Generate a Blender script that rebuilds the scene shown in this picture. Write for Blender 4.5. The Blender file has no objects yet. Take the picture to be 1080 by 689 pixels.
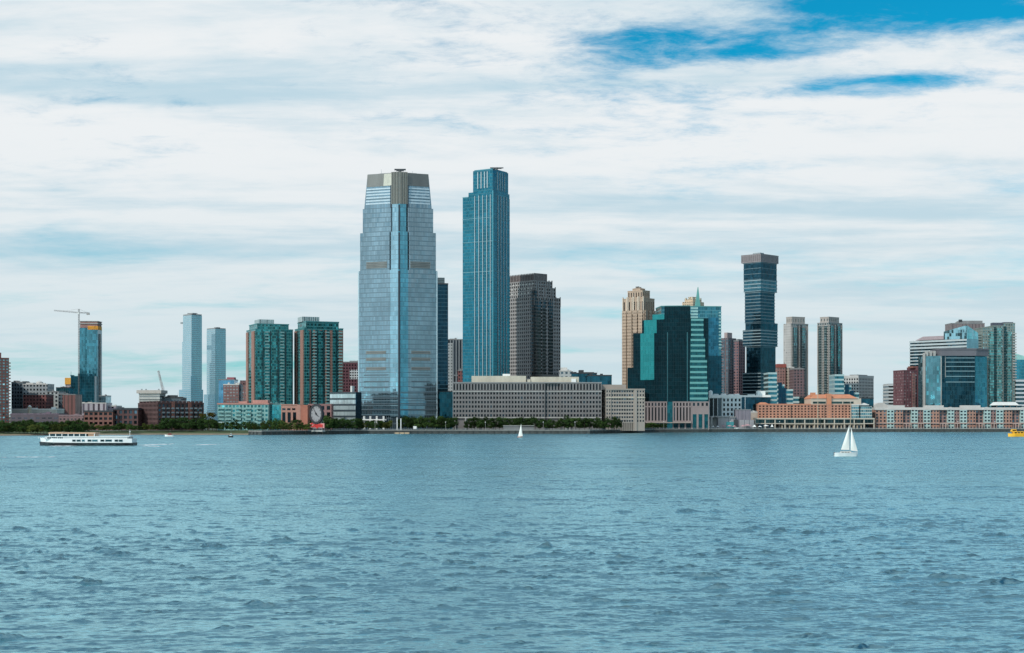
import bpy, math, random
import numpy as np
from mathutils import Vector
random.seed(7)
S = bpy.context.scene
COL = S.collection
R = math.radians

# ------------------------------------------------------------------ camera
F, CX, HY, CAMH = 1525.0, 540.0, 439.0, 15.0
cam = bpy.data.cameras.new('camera')
cam.sensor_width = 36.0
cam.lens = F / 1080.0 * 36.0
cam.shift_y = (HY - 344.5) / 1080.0
cam.clip_start = 1.0
cam.clip_end = 60000.0
co = bpy.data.objects.new('camera', cam)
co.location = (0, 0, CAMH)
co.rotation_euler = (R(90), 0, 0)
COL.objects.link(co)
S.camera = co

# ------------------------------------------------------------------ light
SUN_EL = 42.0
SUN_DIR = Vector((-0.72, -0.62, 0)).normalized() * math.cos(R(SUN_EL)) + Vector((0, 0, math.sin(R(SUN_EL))))
sl = bpy.data.lights.new('sun', 'SUN')
sl.energy = 3.0
sl.angle = R(0.53)
sl.color = (1.0, 0.95, 0.87)
so = bpy.data.objects.new('sun', sl)
so.location = (-300, -200, 500)
so.rotation_euler = SUN_DIR.to_track_quat('Z', 'Y').to_euler()
COL.objects.link(so)
vs = S.view_settings
S.display_settings.display_device = 'sRGB'
vs.view_transform = 'Standard'
vs.look = 'None'
vs.gamma = 1.0
vs.exposure = 0.0
vs.use_curve_mapping = False
S.cycles.sample_clamp_indirect = 4.0
S.cycles.max_bounces = 6
S.cycles.glossy_bounces = 3
S.cycles.diffuse_bounces = 2
S.cycles.transparent_max_bounces = 6

# ------------------------------------------------------------------ node helper
class NT:
    def __init__(s, tree):
        s.t = tree
    def n(s, typ, ins=None, **props):
        nd = s.t.nodes.new(typ)
        for k, v in props.items():
            setattr(nd, k, v)
        for k, v in (ins or {}).items():
            sock = nd.inputs[k]
            if isinstance(v, bpy.types.NodeSocket):
                s.t.links.new(v, sock)
            else:
                if sock.type == 'RGBA' and not isinstance(v, (int, float)) and len(v) == 3:
                    v = (*v, 1.0)
                sock.default_value = v
        return nd
    def m(s, op, a, b=0.0, c=None, clamp=False):
        ins = {0: a, 1: b}
        if c is not None:
            ins[2] = c
        return s.n('ShaderNodeMath', ins, operation=op, use_clamp=clamp).outputs[0]
    def v(s, op, a, b=(0, 0, 0)):
        if op == 'SCALE':
            return s.n('ShaderNodeVectorMath', {0: a, 3: b}, operation=op).outputs[0]
        nd = s.n('ShaderNodeVectorMath', {0: a, 1: b}, operation=op)
        return nd.outputs['Value'] if op in ('DOT_PRODUCT', 'LENGTH') else nd.outputs[0]
    def mix(s, f, a, b, blend='MIX'):
        nd = s.n('ShaderNodeMix', {}, data_type='RGBA', blend_type=blend)
        for idx, val in ((0, f), (6, a), (7, b)):
            if isinstance(val, bpy.types.NodeSocket):
                s.t.links.new(val, nd.inputs[idx])
            else:
                if idx and len(val) == 3:
                    val = (*val, 1.0)
                nd.inputs[idx].default_value = val
        return nd.outputs[2]
    def ramp(s, f, lo, hi, a=0.0, b=1.0, smooth=True):
        return s.n('ShaderNodeMapRange', {0: f, 1: lo, 2: hi, 3: a, 4: b},
                   interpolation_type='SMOOTHSTEP' if smooth else 'LINEAR', clamp=True).outputs[0]
    def noise(s, vec, scale, detail=4, rough=0.5, dist=0.0, out=0):
        return s.n('ShaderNodeTexNoise', {'Vector': vec, 'Scale': scale, 'Detail': detail, 'Roughness': rough, 'Distortion': dist}).outputs[out]

def srgb(r, g, b):
    f = lambda c: (c / 255 / 12.92) if c / 255 <= 0.04045 else ((c / 255 + 0.055) / 1.055) ** 2.4
    return (f(r), f(g), f(b))

# ------------------------------------------------------------------ world: sky texture with cloud layers
world = bpy.data.worlds.new('World')
S.world = world
world.use_nodes = True
wt = world.node_tree
wt.nodes.clear()
N = NT(wt)
SKY_STRENGTH = 0.10
sky = N.n('ShaderNodeTexSky', {}, sky_type='NISHITA', sun_disc=False, sun_elevation=R(SUN_EL),
          sun_rotation=math.atan2(SUN_DIR.x, SUN_DIR.y), altitude=0.0, air_density=1.0, dust_density=0.6, ozone_density=3.0)
gdir = N.n('ShaderNodeTexCoord').outputs['Generated']
sep = N.n('ShaderNodeSeparateXYZ', {0: gdir})
dx, dy, dz = sep.outputs[0], sep.outputs[1], sep.outputs[2]
zc = N.m('MAXIMUM', dz, 0.0)
den = N.m('ADD', zc, 0.10)
px_ = N.m('DIVIDE', dx, den)
py_ = N.m('DIVIDE', dy, den)
pvec = N.n('ShaderNodeCombineXYZ', {0: px_, 1: py_, 2: 0.0}).outputs[0]
pst = N.v('MULTIPLY', pvec, (0.70, 1.0, 1.0))
big = N.noise(N.v('ADD', pst, (3.1, 1.7, 0.0)), 0.55, 3, 0.5, 0.3)
mid = N.noise(N.v('ADD', pst, (11.3, 4.2, 0.0)), 1.7, 9, 0.60, 0.25)
fine = N.noise(N.v('ADD', N.v('MULTIPLY', pvec, (0.9, 1.2, 1.0)), (2.3, 9.1, 0.0)), 6.2, 12, 0.68, 0.25)
dens = N.m('ADD', N.m('MULTIPLY', big, 0.55), N.m('ADD', N.m('MULTIPLY', mid, 0.95), N.m('MULTIPLY', N.m('SUBTRACT', fine, 0.5), N.ramp(dz, 0.10, 0.24, 0.2, 1.15))))
# a thick bank over the land in front, opening up overhead, with a clear gap towards the upper right
lowbank = N.ramp(dz, 0.265, 0.42, 0.03, -0.28)
def gapn(c, sc, r0, r1, amt):
    d_ = N.v('LENGTH', N.v('MULTIPLY', N.v('SUBTRACT', gdir, c), sc))
    return N.ramp(d_, r0, r1, amt, 0.0)
gaps = N.m('ADD', N.m('ADD', gapn((-0.27, 0.955, 0.112), (0.55, 1.0, 6.0), 0.0, 0.18, -0.12), gapn((-0.20, 0.97, 0.035), (0.6, 1.0, 5.0), 0.02, 0.14, -0.14)), N.m('ADD', gapn((0.290, 0.912, 0.282), (1.0, 1.0, 4.2), 0.06, 0.21, -0.62),
           N.m('ADD', gapn((0.128, 0.958, 0.2475), (0.75, 1.0, 5.0), 0.02, 0.105, -0.37),
               gapn((0.236, 0.945, 0.2165), (0.62, 1.0, 6.5), 0.01, 0.075, -0.36))))
lowbank = N.m('ADD', lowbank, N.m('ADD', N.ramp(dz, 0.02, 0.20, 0.05, 0.0), N.ramp(dx, 0.42, 0.85, 0.0, -0.24)))
cov = N.m('ADD', N.m('ADD', dens, lowbank), gaps)
cmask = N.ramp(cov, 0.26, 0.82)
cmask = N.m('MULTIPLY', cmask, N.ramp(dz, -0.02, 0.01))
sh_a = N.noise(N.v('ADD', N.v('MULTIPLY', pvec, (0.30, 1.05, 1.0)), (7.7, 2.9, 0.0)), 1.6, 9, 0.58, 0.3)
sh_b = N.noise(N.v('ADD', N.v('MULTIPLY', pvec, (0.9, 1.2, 1.0)), (1.9, 5.3, 0.0)), 4.6, 8, 0.62, 0.4)
shade = N.ramp(N.m('ADD', N.m('MULTIPLY', sh_a, 0.78), N.m('MULTIPLY', sh_b, 0.22)), 0.36, 0.57)
ccol = N.mix(shade, (5.5, 7.3, 8.3), (9.0, 9.35, 9.55))
lowf = N.ramp(dz, -0.03, 0.20)
ccol = N.mix(lowf, (6.3, 7.75, 8.3), ccol)
sund = N.v('DOT_PRODUCT', gdir, tuple(SUN_DIR))
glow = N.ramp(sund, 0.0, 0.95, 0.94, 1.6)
glow = N.m('MULTIPLY', glow, N.ramp(dz, 0.29, 0.60, 1.0, 1.28))  # clouds above the view brightened to put more light on the water
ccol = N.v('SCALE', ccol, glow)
skyc = N.mix(1.0, sky.outputs[0], (0.03, 1.0, 1.14), 'MULTIPLY')
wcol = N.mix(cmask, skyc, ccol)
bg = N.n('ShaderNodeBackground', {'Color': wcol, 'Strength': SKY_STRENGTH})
wo = N.n('ShaderNodeOutputWorld', {'Surface': bg.outputs[0]})

# ------------------------------------------------------------------ mesh helpers
def PX(px, Y): return (px - CX) / F * Y
def PZ(py, Y): return CAMH + (HY - py) / F * Y
G = 3.0

class MB:
    def __init__(s):
        s.v = []; s.f = []
    def box(s, x0, x1, y0, y1, z0, z1):
        if x1 < x0: x0, x1 = x1, x0
        if y1 < y0: y0, y1 = y1, y0
        b = len(s.v)
        s.v += [(x0,y0,z0),(x1,y0,z0),(x1,y1,z0),(x0,y1,z0),(x0,y0,z1),(x1,y0,z1),(x1,y1,z1),(x0,y1,z1)]
        s.f += [(b,b+3,b+2,b+1),(b+4,b+5,b+6,b+7),(b,b+1,b+5,b+4),(b+1,b+2,b+6,b+5),(b+2,b+3,b+7,b+6),(b+3,b,b+4,b+7)]
        return s
    def loft(s, pa, za, pb, zb):
        """closed solid between two polygons (counter-clockwise seen from above)"""
        b = len(s.v); n = len(pa)
        s.v += [(p[0],p[1],za) for p in pa] + [(p[0],p[1],zb) for p in pb]
        s.f += [tuple(b+i for i in reversed(range(n))), tuple(b+n+i for i in range(n))]
        for i in range(n):
            j = (i+1) % n
            s.f.append((b+i, b+j, b+n+j, b+n+i))
        return s
    def prism(s, p, z0, z1): return s.loft(p, z0, p, z1)
    def xprism(s, pts, y0, y1):
        """outline in the x-z plane (counter-clockwise seen from -y) pushed along y"""
        b = len(s.v); n = len(pts)
        s.v += [(p[0],y0,p[1]) for p in pts] + [(p[0],y1,p[1]) for p in pts]
        s.f += [tuple(b+i for i in range(n)), tuple(b+n+i for i in reversed(range(n)))]
        for i in range(n):
            j = (i+1) % n
            s.f.append((b+j, b+i, b+n+i, b+n+j))
        return s
    def tube(s, p0, p1, r0, r1=None, n=6):
        r1 = r0 if r1 is None else r1
        p0 = Vector(p0); p1 = Vector(p1)
        d = (p1-p0).normalized()
        a = d.orthogonal().normalized(); c = d.cross(a)
        b = len(s.v)
        for p, r in ((p0,r0),(p1,r1)):
            for i in range(n):
                t = 2*math.pi*i/n
                s.v.append(tuple(p + a*math.cos(t)*r + c*math.sin(t)*r))
        for i in range(n):
            j = (i+1) % n
            s.f.append((b+i,b+j,b+n+j,b+n+i))
        s.f += [tuple(b+i for i in reversed(range(n))), tuple(b+n+i for i in range(n))]
        return s
    def quad(s, a, b_, c, d):
        b = len(s.v); s.v += [a,b_,c,d]; s.f.append((b,b+1,b+2,b+3)); return s
    def mesh(s, name, mat):
        me = bpy.data.meshes.new(name)
        me.from_pydata([tuple(map(float,p)) for p in s.v], [], s.f)
        if mat: me.materials.append(mat)
        me.update()
        return me
    def build(s, name, mat, parent=None):
        o = bpy.data.objects.new(name, s.mesh(name, mat))
        COL.objects.link(o)
        if parent: o.parent = parent
        return o

def ngon(cx, cy, r, n, ph=0.0, ry=None):
    ry = r if ry is None else ry
    return [(cx + r*math.cos(ph+2*math.pi*i/n), cy + ry*math.sin(ph+2*math.pi*i/n)) for i in range(n)]

def tag(o, label, cat, group=None, kind=None):
    if label: o['label'] = label
    if cat: o['category'] = cat
    if group: o['group'] = group
    if kind: o['kind'] = kind
    return o

def empty(name, loc, rz=0.0, label=None, cat=None, group=None):
    o = bpy.data.objects.new(name, None)
    o.empty_display_size = 1.0
    o.location = loc
    o.rotation_euler = (0, 0, rz)
    COL.objects.link(o)
    return tag(o, label, cat, group)

# ------------------------------------------------------------------ materials
def new_mat(name):
    m = bpy.data.materials.new(name)
    m.use_nodes = True
    m.node_tree.nodes.clear()
    return m, NT(m.node_tree)

def finish_mat(n, **ins):
    p = n.n('ShaderNodeBsdfPrincipled', {k.replace('_', ' '): v for k, v in ins.items()})
    n.n('ShaderNodeOutputMaterial', {'Surface': p.outputs[0]})
    return p

def vary(n, col, amt=0.25, scale=0.15):
    oc = n.n('ShaderNodeTexCoord').outputs['Object']
    a = n.noise(n.v('MULTIPLY', oc, (1, 1, 0.35)), scale, 6, 0.65)
    b = n.noise(oc, scale*9, 3, 0.6)
    f = n.m('ADD', n.m('MULTIPLY', a, 0.7), n.m('MULTIPLY', b, 0.3))
    k = n.ramp(f, 0.3, 0.7, 1-amt, 1+amt, False)
    return n.v('SCALE', col, k)

def mat_plain(name, col, rough=0.8, amt=0.22, scale=0.15, metallic=0.0):
    m, n = new_mat(name)
    c = n.n('ShaderNodeRGB'); c.outputs[0].default_value = (*col, 1)
    finish_mat(n, Base_Color=vary(n, c.outputs[0], amt, scale), Roughness=rough, Metallic=metallic)
    return m

def face_uv(n):
    tc = n.n('ShaderNodeTexCoord')
    o = n.n('ShaderNodeSeparateXYZ', {0: tc.outputs['Object']})
    nn = n.n('ShaderNodeSeparateXYZ', {0: tc.outputs['Normal']})
    ax = n.m('GREATER_THAN', n.m('ABSOLUTE', nn.outputs[0]), n.m('ABSOLUTE', nn.outputs[1]))
    u = n.m('ADD', n.m('MULTIPLY', o.outputs[1], ax), n.m('MULTIPLY', o.outputs[0], n.m('SUBTRACT', 1.0, ax)))
    return u, o.outputs[2], ax, tc

def tilt_normal(n, cellvec, amt):
    w = n.n('ShaderNodeTexWhiteNoise', {'Vector': cellvec}, noise_dimensions='3D')
    geo = n.n('ShaderNodeNewGeometry')
    off = n.v('SCALE', n.v('SUBTRACT', w.outputs['Color'], (0.5, 0.5, 0.5)), amt)
    return n.v('NORMALIZE', n.v('ADD', geo.outputs['Normal'], off)), w.outputs['Value']

def mat_glass(name, tint, pw=1.5, ph=4.0, mull=0.10, mcol=(0.25, 0.3, 0.33), band=0.0, bcol=(0.3, 0.35, 0.37),
              metallic=0.85, rough=0.06, tilt=0.03, var=0.35, vmull=1.0, blot=0.25):
    """curtain wall: panes with their own slight tilt and tint, mullions, optional spandrel strip per floor"""
    m, n = new_mat(name)
    u, z, ax, tc = face_uv(n)
    cu = n.m('DIVIDE', u, pw); cv = n.m('DIVIDE', z, ph)
    fu = n.m('FRACT', cu); fv = n.m('FRACT', cv)
    cell = n.n('ShaderNodeCombineXYZ', {0: n.m('FLOOR', cu), 1: n.m('FLOOR', cv), 2: ax}).outputs[0]
    nrm, val = tilt_normal(n, cell, tilt)
    big = n.noise(n.v('MULTIPLY', tc.outputs['Object'], (1, 1, 0.5)), 0.05, 3, 0.5)
    k = n.m('MULTIPLY', n.ramp(val, 0, 1, 1-var, 1+var, False), n.ramp(big, 0.3, 0.7, 1-blot, 1+blot, False))
    c = n.n('ShaderNodeRGB'); c.outputs[0].default_value = (*tint, 1)
    col = n.v('SCALE', c.outputs[0], k)
    mv = n.m('MULTIPLY', n.m('LESS_THAN', fu, mull/pw), vmull)
    mh = n.m('LESS_THAN', fv, mull/ph)
    mk = n.m('MAXIMUM', mv, mh)
    if band > 0:
        bm = n.m('LESS_THAN', fv, band)
        col = n.mix(bm, col, bcol)
    else:
        bm = None
    col = n.mix(mk, col, mcol)
    sol = n.m('MAXIMUM', mk, bm) if bm is not None else mk
    met = n.m('MULTIPLY', n.m('SUBTRACT', 1.0, sol), metallic)
    rg = n.ramp(sol, 0, 1, rough, 0.45, False)
    finish_mat(n, Base_Color=col, Metallic=met, Roughness=rg, Normal=nrm)
    return m

def mat_facade(name, wall, glass, pu=3.5, pv=3.4, fu_=0.5, fv_=0.5, rough=0.8, amt=0.25):
    """masonry with a regular grid of window panes, for blocks too far off to show a single window"""
    m, n = new_mat(name)
    u, z, ax, tc = face_uv(n)
    cu = n.m('DIVIDE', u, pu); cv = n.m('DIVIDE', z, pv)
    fu = n.m('FRACT', cu); fv = n.m('FRACT', cv)
    inu = n.m('LESS_THAN', n.m('ABSOLUTE', n.m('SUBTRACT', fu, 0.5)), fu_/2)
    inv = n.m('LESS_THAN', n.m('ABSOLUTE', n.m('SUBTRACT', fv, 0.5)), fv_/2)
    nz = n.n('ShaderNodeSeparateXYZ', {0: tc.outputs['Normal']}).outputs[2]
    w = n.m('MULTIPLY', n.m('MULTIPLY', inu, inv), n.m('LESS_THAN', n.m('ABSOLUTE', nz), 0.5))
    cell = n.n('ShaderNodeCombineXYZ', {0: n.m('FLOOR', cu), 1: n.m('FLOOR', cv), 2: ax}).outputs[0]
    wn = n.n('ShaderNodeTexWhiteNoise', {'Vector': cell}, noise_dimensions='3D').outputs['Value']
    c = n.n('ShaderNodeRGB'); c.outputs[0].default_value = (*wall, 1)
    g = n.n('ShaderNodeRGB'); g.outputs[0].default_value = (*glass, 1)
    gc = n.v('SCALE', g.outputs[0], n.ramp(wn, 0, 1, 0.4, 1.7, False))
    col = n.mix(w, vary(n, c.outputs[0], amt), gc)
    finish_mat(n, Base_Color=col, Metallic=n.m('MULTIPLY', w, 0.7), Roughness=n.ramp(w, 0, 1, rough, 0.12, False))
    return m

def mat_pane(name, tint, metallic=0.75, var=0.6, rough=0.08):
    """window pane, each with its own brightness"""
    m, n = new_mat(name)
    a = n.n('ShaderNodeObjectInfo').outputs['Random']
    geo = n.n('ShaderNodeNewGeometry')
    r = n.m('FRACT', n.m('ADD', a, geo.outputs['Random Per Island']))
    k = n.ramp(r, 0, 1, 1-var, 1+var, False)
    hi = n.ramp(r, 0.90, 0.98, 1.0, 2.2)
    c = n.n('ShaderNodeRGB'); c.outputs[0].default_value = (*tint, 1)
    w = n.n('ShaderNodeTexWhiteNoise', {'W': r}, noise_dimensions='1D')
    nrm = n.v('NORMALIZE', n.v('ADD', geo.outputs['Normal'], n.v('SCALE', n.v('SUBTRACT', w.outputs['Color'], (.5,.5,.5)), 0.05)))
    finish_mat(n, Base_Color=n.v('SCALE', c.outputs[0], n.m('MULTIPLY', k, hi)), Metallic=metallic, Roughness=rough, Normal=nrm)
    return m

# ------------------------------------------------------------------ building class
class Bld:
    """front corner at pixel column xc and depth Y; local x runs right-and-back along the F face, local y left-and-back along the L face"""
    def __init__(s, name, label, cat, Y, xl, xc, xr, phi=0.0, depth=None, group=None, base=G, fold=None):
        s.Y = Y; s.phi = R(phi); s.fold = fold
        s.C = (PX(xc, Y), Y)
        s.ux = (math.cos(s.phi), math.sin(s.phi)); s.uy = (-math.sin(s.phi), math.cos(s.phi))
        if fold is not None:      # two faces meeting at a blunt corner: local axes that are not square to each other
            s.phi = 0.0
            s.ux = (math.cos(R(fold)), math.sin(R(fold))); s.uy = (-math.cos(R(fold)), math.sin(R(fold)))
        s.base = base
        s.root = empty(name, (s.C[0], Y, base), s.phi, label, cat, group)
        s.W = s.fx(xr)
        s.D = depth if depth else s.fy(xl)
        s.wins = []
    def fx(s, px):
        t = (px-CX)/F
        return (t*s.C[1]-s.C[0])/(s.ux[0]-t*s.ux[1])
    def fy(s, px):
        t = (px-CX)/F
        return (t*s.C[1]-s.C[0])/(s.uy[0]-t*s.uy[1])
    def loc(s, px, dy):
        """local x, y of the point in pixel column px that lies dy metres behind the front corner"""
        X, Y = PX(px, s.C[1]+dy)-s.C[0], dy
        dt = s.ux[0]*s.uy[1]-s.uy[0]*s.ux[1]
        return ((X*s.uy[1]-Y*s.uy[0])/dt, (Y*s.ux[0]-X*s.ux[1])/dt)
    def z(s, py): return PZ(py, s.Y) - s.base
    def part(s, name, mb, mat, parent=None, kind=None, label=None):
        if s.fold is not None:
            mb.v = [(x*s.ux[0]+y*s.uy[0], x*s.ux[1]+y*s.uy[1], z) for x, y, z in mb.v]
        o = mb.build(name, mat, parent or s.root)
        if kind: o['kind'] = kind
        if label: o['label'] = label
        return o
    def world(s, x, y): return (s.C[0]+s.ux[0]*x+s.uy[0]*y, s.C[1]+s.ux[1]*x+s.uy[1]*y)
    def punched(s, mb, x0, x1, y0, y1, z0, z1, pu, pv, wf=0.5, hf=0.55, faces='FLRB', d=0.5, cap=0.9, windows=True, pro=0.0):
        """wall of piers and spandrels standing in front of a core; openings get window panes of their own"""
        mb.box(x0+d, x1-d, y0+d, y1-d, z0, z1)
        nz = max(1, round((z1-z0)/pv)); pv = (z1-z0)/nz
        sh = pv*(1-hf)
        for fc in 'FLRB':
            if fc in 'FB': a0, a1 = x0, x1
            else: a0, a1 = y0, y1
            nu = max(1, round((a1-a0)/pu)); p = (a1-a0)/nu; pw = p*(1-wf)
            def add(u0, u1, za, zb, off):
                if fc == 'F': mb.box(u0, u1, y0+off, y0+d+0.02, za, zb)
                if fc == 'B': mb.box(u0, u1, y1-d-0.02, y1-off, za, zb)
                if fc == 'L': mb.box(x0+off, x0+d+0.02, u0, u1, za, zb)
                if fc == 'R': mb.box(x1-d-0.02, x1-off, u0, u1, za, zb)
            e = 0.0 if fc in 'FB' else 0.03
            for i in range(nu+1):
                c = a0+i*p
                add(max(a0+e, c-pw/2), min(a1-e, c+pw/2), z0, z1, e)
            for k in range(nz+1):
                c = z0+k*pv
                add(a0+0.05+e, a1-0.05-e, max(z0+0.01, c-sh/2), min(z1-0.01, c+sh/2), 0.05+e+pro)
            if fc in faces and windows:
                for i in range(nu):
                    for k in range(nz):
                        s.wins.append((fc, a0+(i+.5)*p, {'F': y0+d-0.04, 'B': y1-d+0.04, 'L': x0+d-0.04, 'R': x1-d+0.04}[fc], z0+(k+.5)*pv, p*wf+0.04, pv*hf+0.04))
        if cap > 0: mb.box(x0-0.12, x1+0.12, y0-0.12, y1+0.12, z1-0.25, z1+cap)
    def glaze(s, mat, limit=100):
        """hang the window panes: those that show largest one by one, the rest as one part"""
        nor = {'F': (0,-1), 'B': (0,1), 'L': (-1,0), 'R': (1,0)}
        scored = []
        for w in s.wins:
            fc, u, pl, z, ww, hh = w
            x, y = (u, pl) if fc in 'FB' else (pl, u)
            wx, wy = s.world(x, y)
            n = nor[fc]; nx = n[0]*s.ux[0]+n[1]*s.uy[0]; ny = n[0]*s.ux[1]+n[1]*s.uy[1]
            dd = math.hypot(wx, wy)
            sc = -(nx*wx+ny*wy)/dd*ww*hh/dd**2
            scored.append((sc, w))
        scored.sort(key=lambda t: -t[0])
        if not scored: return
        cache = {}
        rest = MB()
        cnt = 0
        for sc, (fc, u, pl, z, ww, hh) in scored:
            du, dv = ww/2, hh/2
            q = {'F': [(-du,0,-dv),(du,0,-dv),(du,0,dv),(-du,0,dv)], 'B': [(du,0,-dv),(-du,0,-dv),(-du,0,dv),(du,0,dv)],
                 'L': [(0,du,-dv),(0,-du,-dv),(0,-du,dv),(0,du,dv)], 'R': [(0,-du,-dv),(0,du,-dv),(0,du,dv),(0,-du,dv)]}[fc]
            loc = (u, pl, z) if fc in 'FB' else (pl, u, z)
            if cnt < limit and sc > 0:
                key = (fc, round(ww, 2), round(hh, 2))
                if key not in cache:
                    m_ = MB(); m_.quad(*q); cache[key] = m_.mesh('window', mat)
                o = bpy.data.objects.new('window', cache[key])
                o.location = loc; o.parent = s.root
                COL.objects.link(o); cnt += 1
            else:
                rest.quad(*[(loc[0]+a, loc[1]+b, loc[2]+c) for a, b, c in q])
        if rest.f: s.part('windows', rest, mat, kind='stuff')
    def bands(s, mb, x0, x1, y0, y1, z0, z1, pitch, h, out):
        """thin slab edges running right round a glass body"""
        nz = max(1, round((z1-z0)/pitch)); p = (z1-z0)/nz
        for k in range(nz+1):
            zz = z0+k*p
            mb.box(x0-out, x1+out, y0-out, y1+out, max(z0, zz-h/2), min(z1+h/2, zz+h/2))

def simple_block(name, label, Y, xl, xr, ytop, mat, roofmat, phi=0, xc=None, depth=25, cat='building', group=None, parapet=0.8, pent=None, bname='wall'):
    """plain low block: body, roof slab with parapet, optional plant room [(xl, xr, ytop)]"""
    xc = xl if xc is None else xc
    b = Bld(name, label, cat, Y, xl, xc, xr, phi, depth=None if xc != xl else depth, group=group)
    h = b.z(ytop)
    b.part(bname, MB().box(0, b.W, 0, b.D, -1.0, h), mat)
    rb = MB().box(-0.15, b.W+0.15, -0.15, b.D+0.15, h-0.3, h+parapet)
    rf = b.part('roof', rb, roofmat)
    rr_ = random.Random(int(xl*7+ytop*13))
    for k in range(rr_.randint(2, 4)):
        ux_, uy_ = rr_.uniform(0.08, 0.85)*b.W, rr_.uniform(0.1, 0.7)*b.D
        b.part('roof_unit', MB().box(ux_, ux_+rr_.uniform(0.06, 0.13)*b.W+0.8, uy_, uy_+2.5, h+0.1, h+parapet+rr_.uniform(0.5, 1.9)), roofmat, parent=rf)
    ux_ = rr_.uniform(0.2, 0.8)*b.W
    b.part('aerial', MB().tube((ux_, 4, h), (ux_, 4, h+rr_.uniform(3, 6)), 0.12, 0.06, 4), roofmat, parent=rf)
    for (a, c, yt) in (pent or []):
        x0, x1 = b.fx(a), b.fx(c)
        b.part('plant_room', MB().box(x0, x1, b.D*0.25, b.D*0.8, h+parapet-0.05, b.z(yt)), roofmat, parent=rf)
    return b
# ------------------------------------------------------------------ water
SHORE = [(-420,1085),(-200,1100),(0,1116),(150,1165),(262,1160),(276,1146),(376,1222),(480,1232),(622,1232),(690,1335),(800,1368),(1080,1378),(1350,1390)]
def shore_y(X, Y0=1200):
    """distance of the shoreline along the sight line through tan = X/Y"""
    t = X
    pts = [((p-CX)/F, y) for p, y in SHORE]
    if t <= pts[0][0]: return pts[0][1]
    for (a, ya), (b, yb) in zip(pts, pts[1:]):
        if a <= t <= b:
            return ya + (yb-ya)*(t-a)/(b-a)
    return pts[-1][1]

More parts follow.
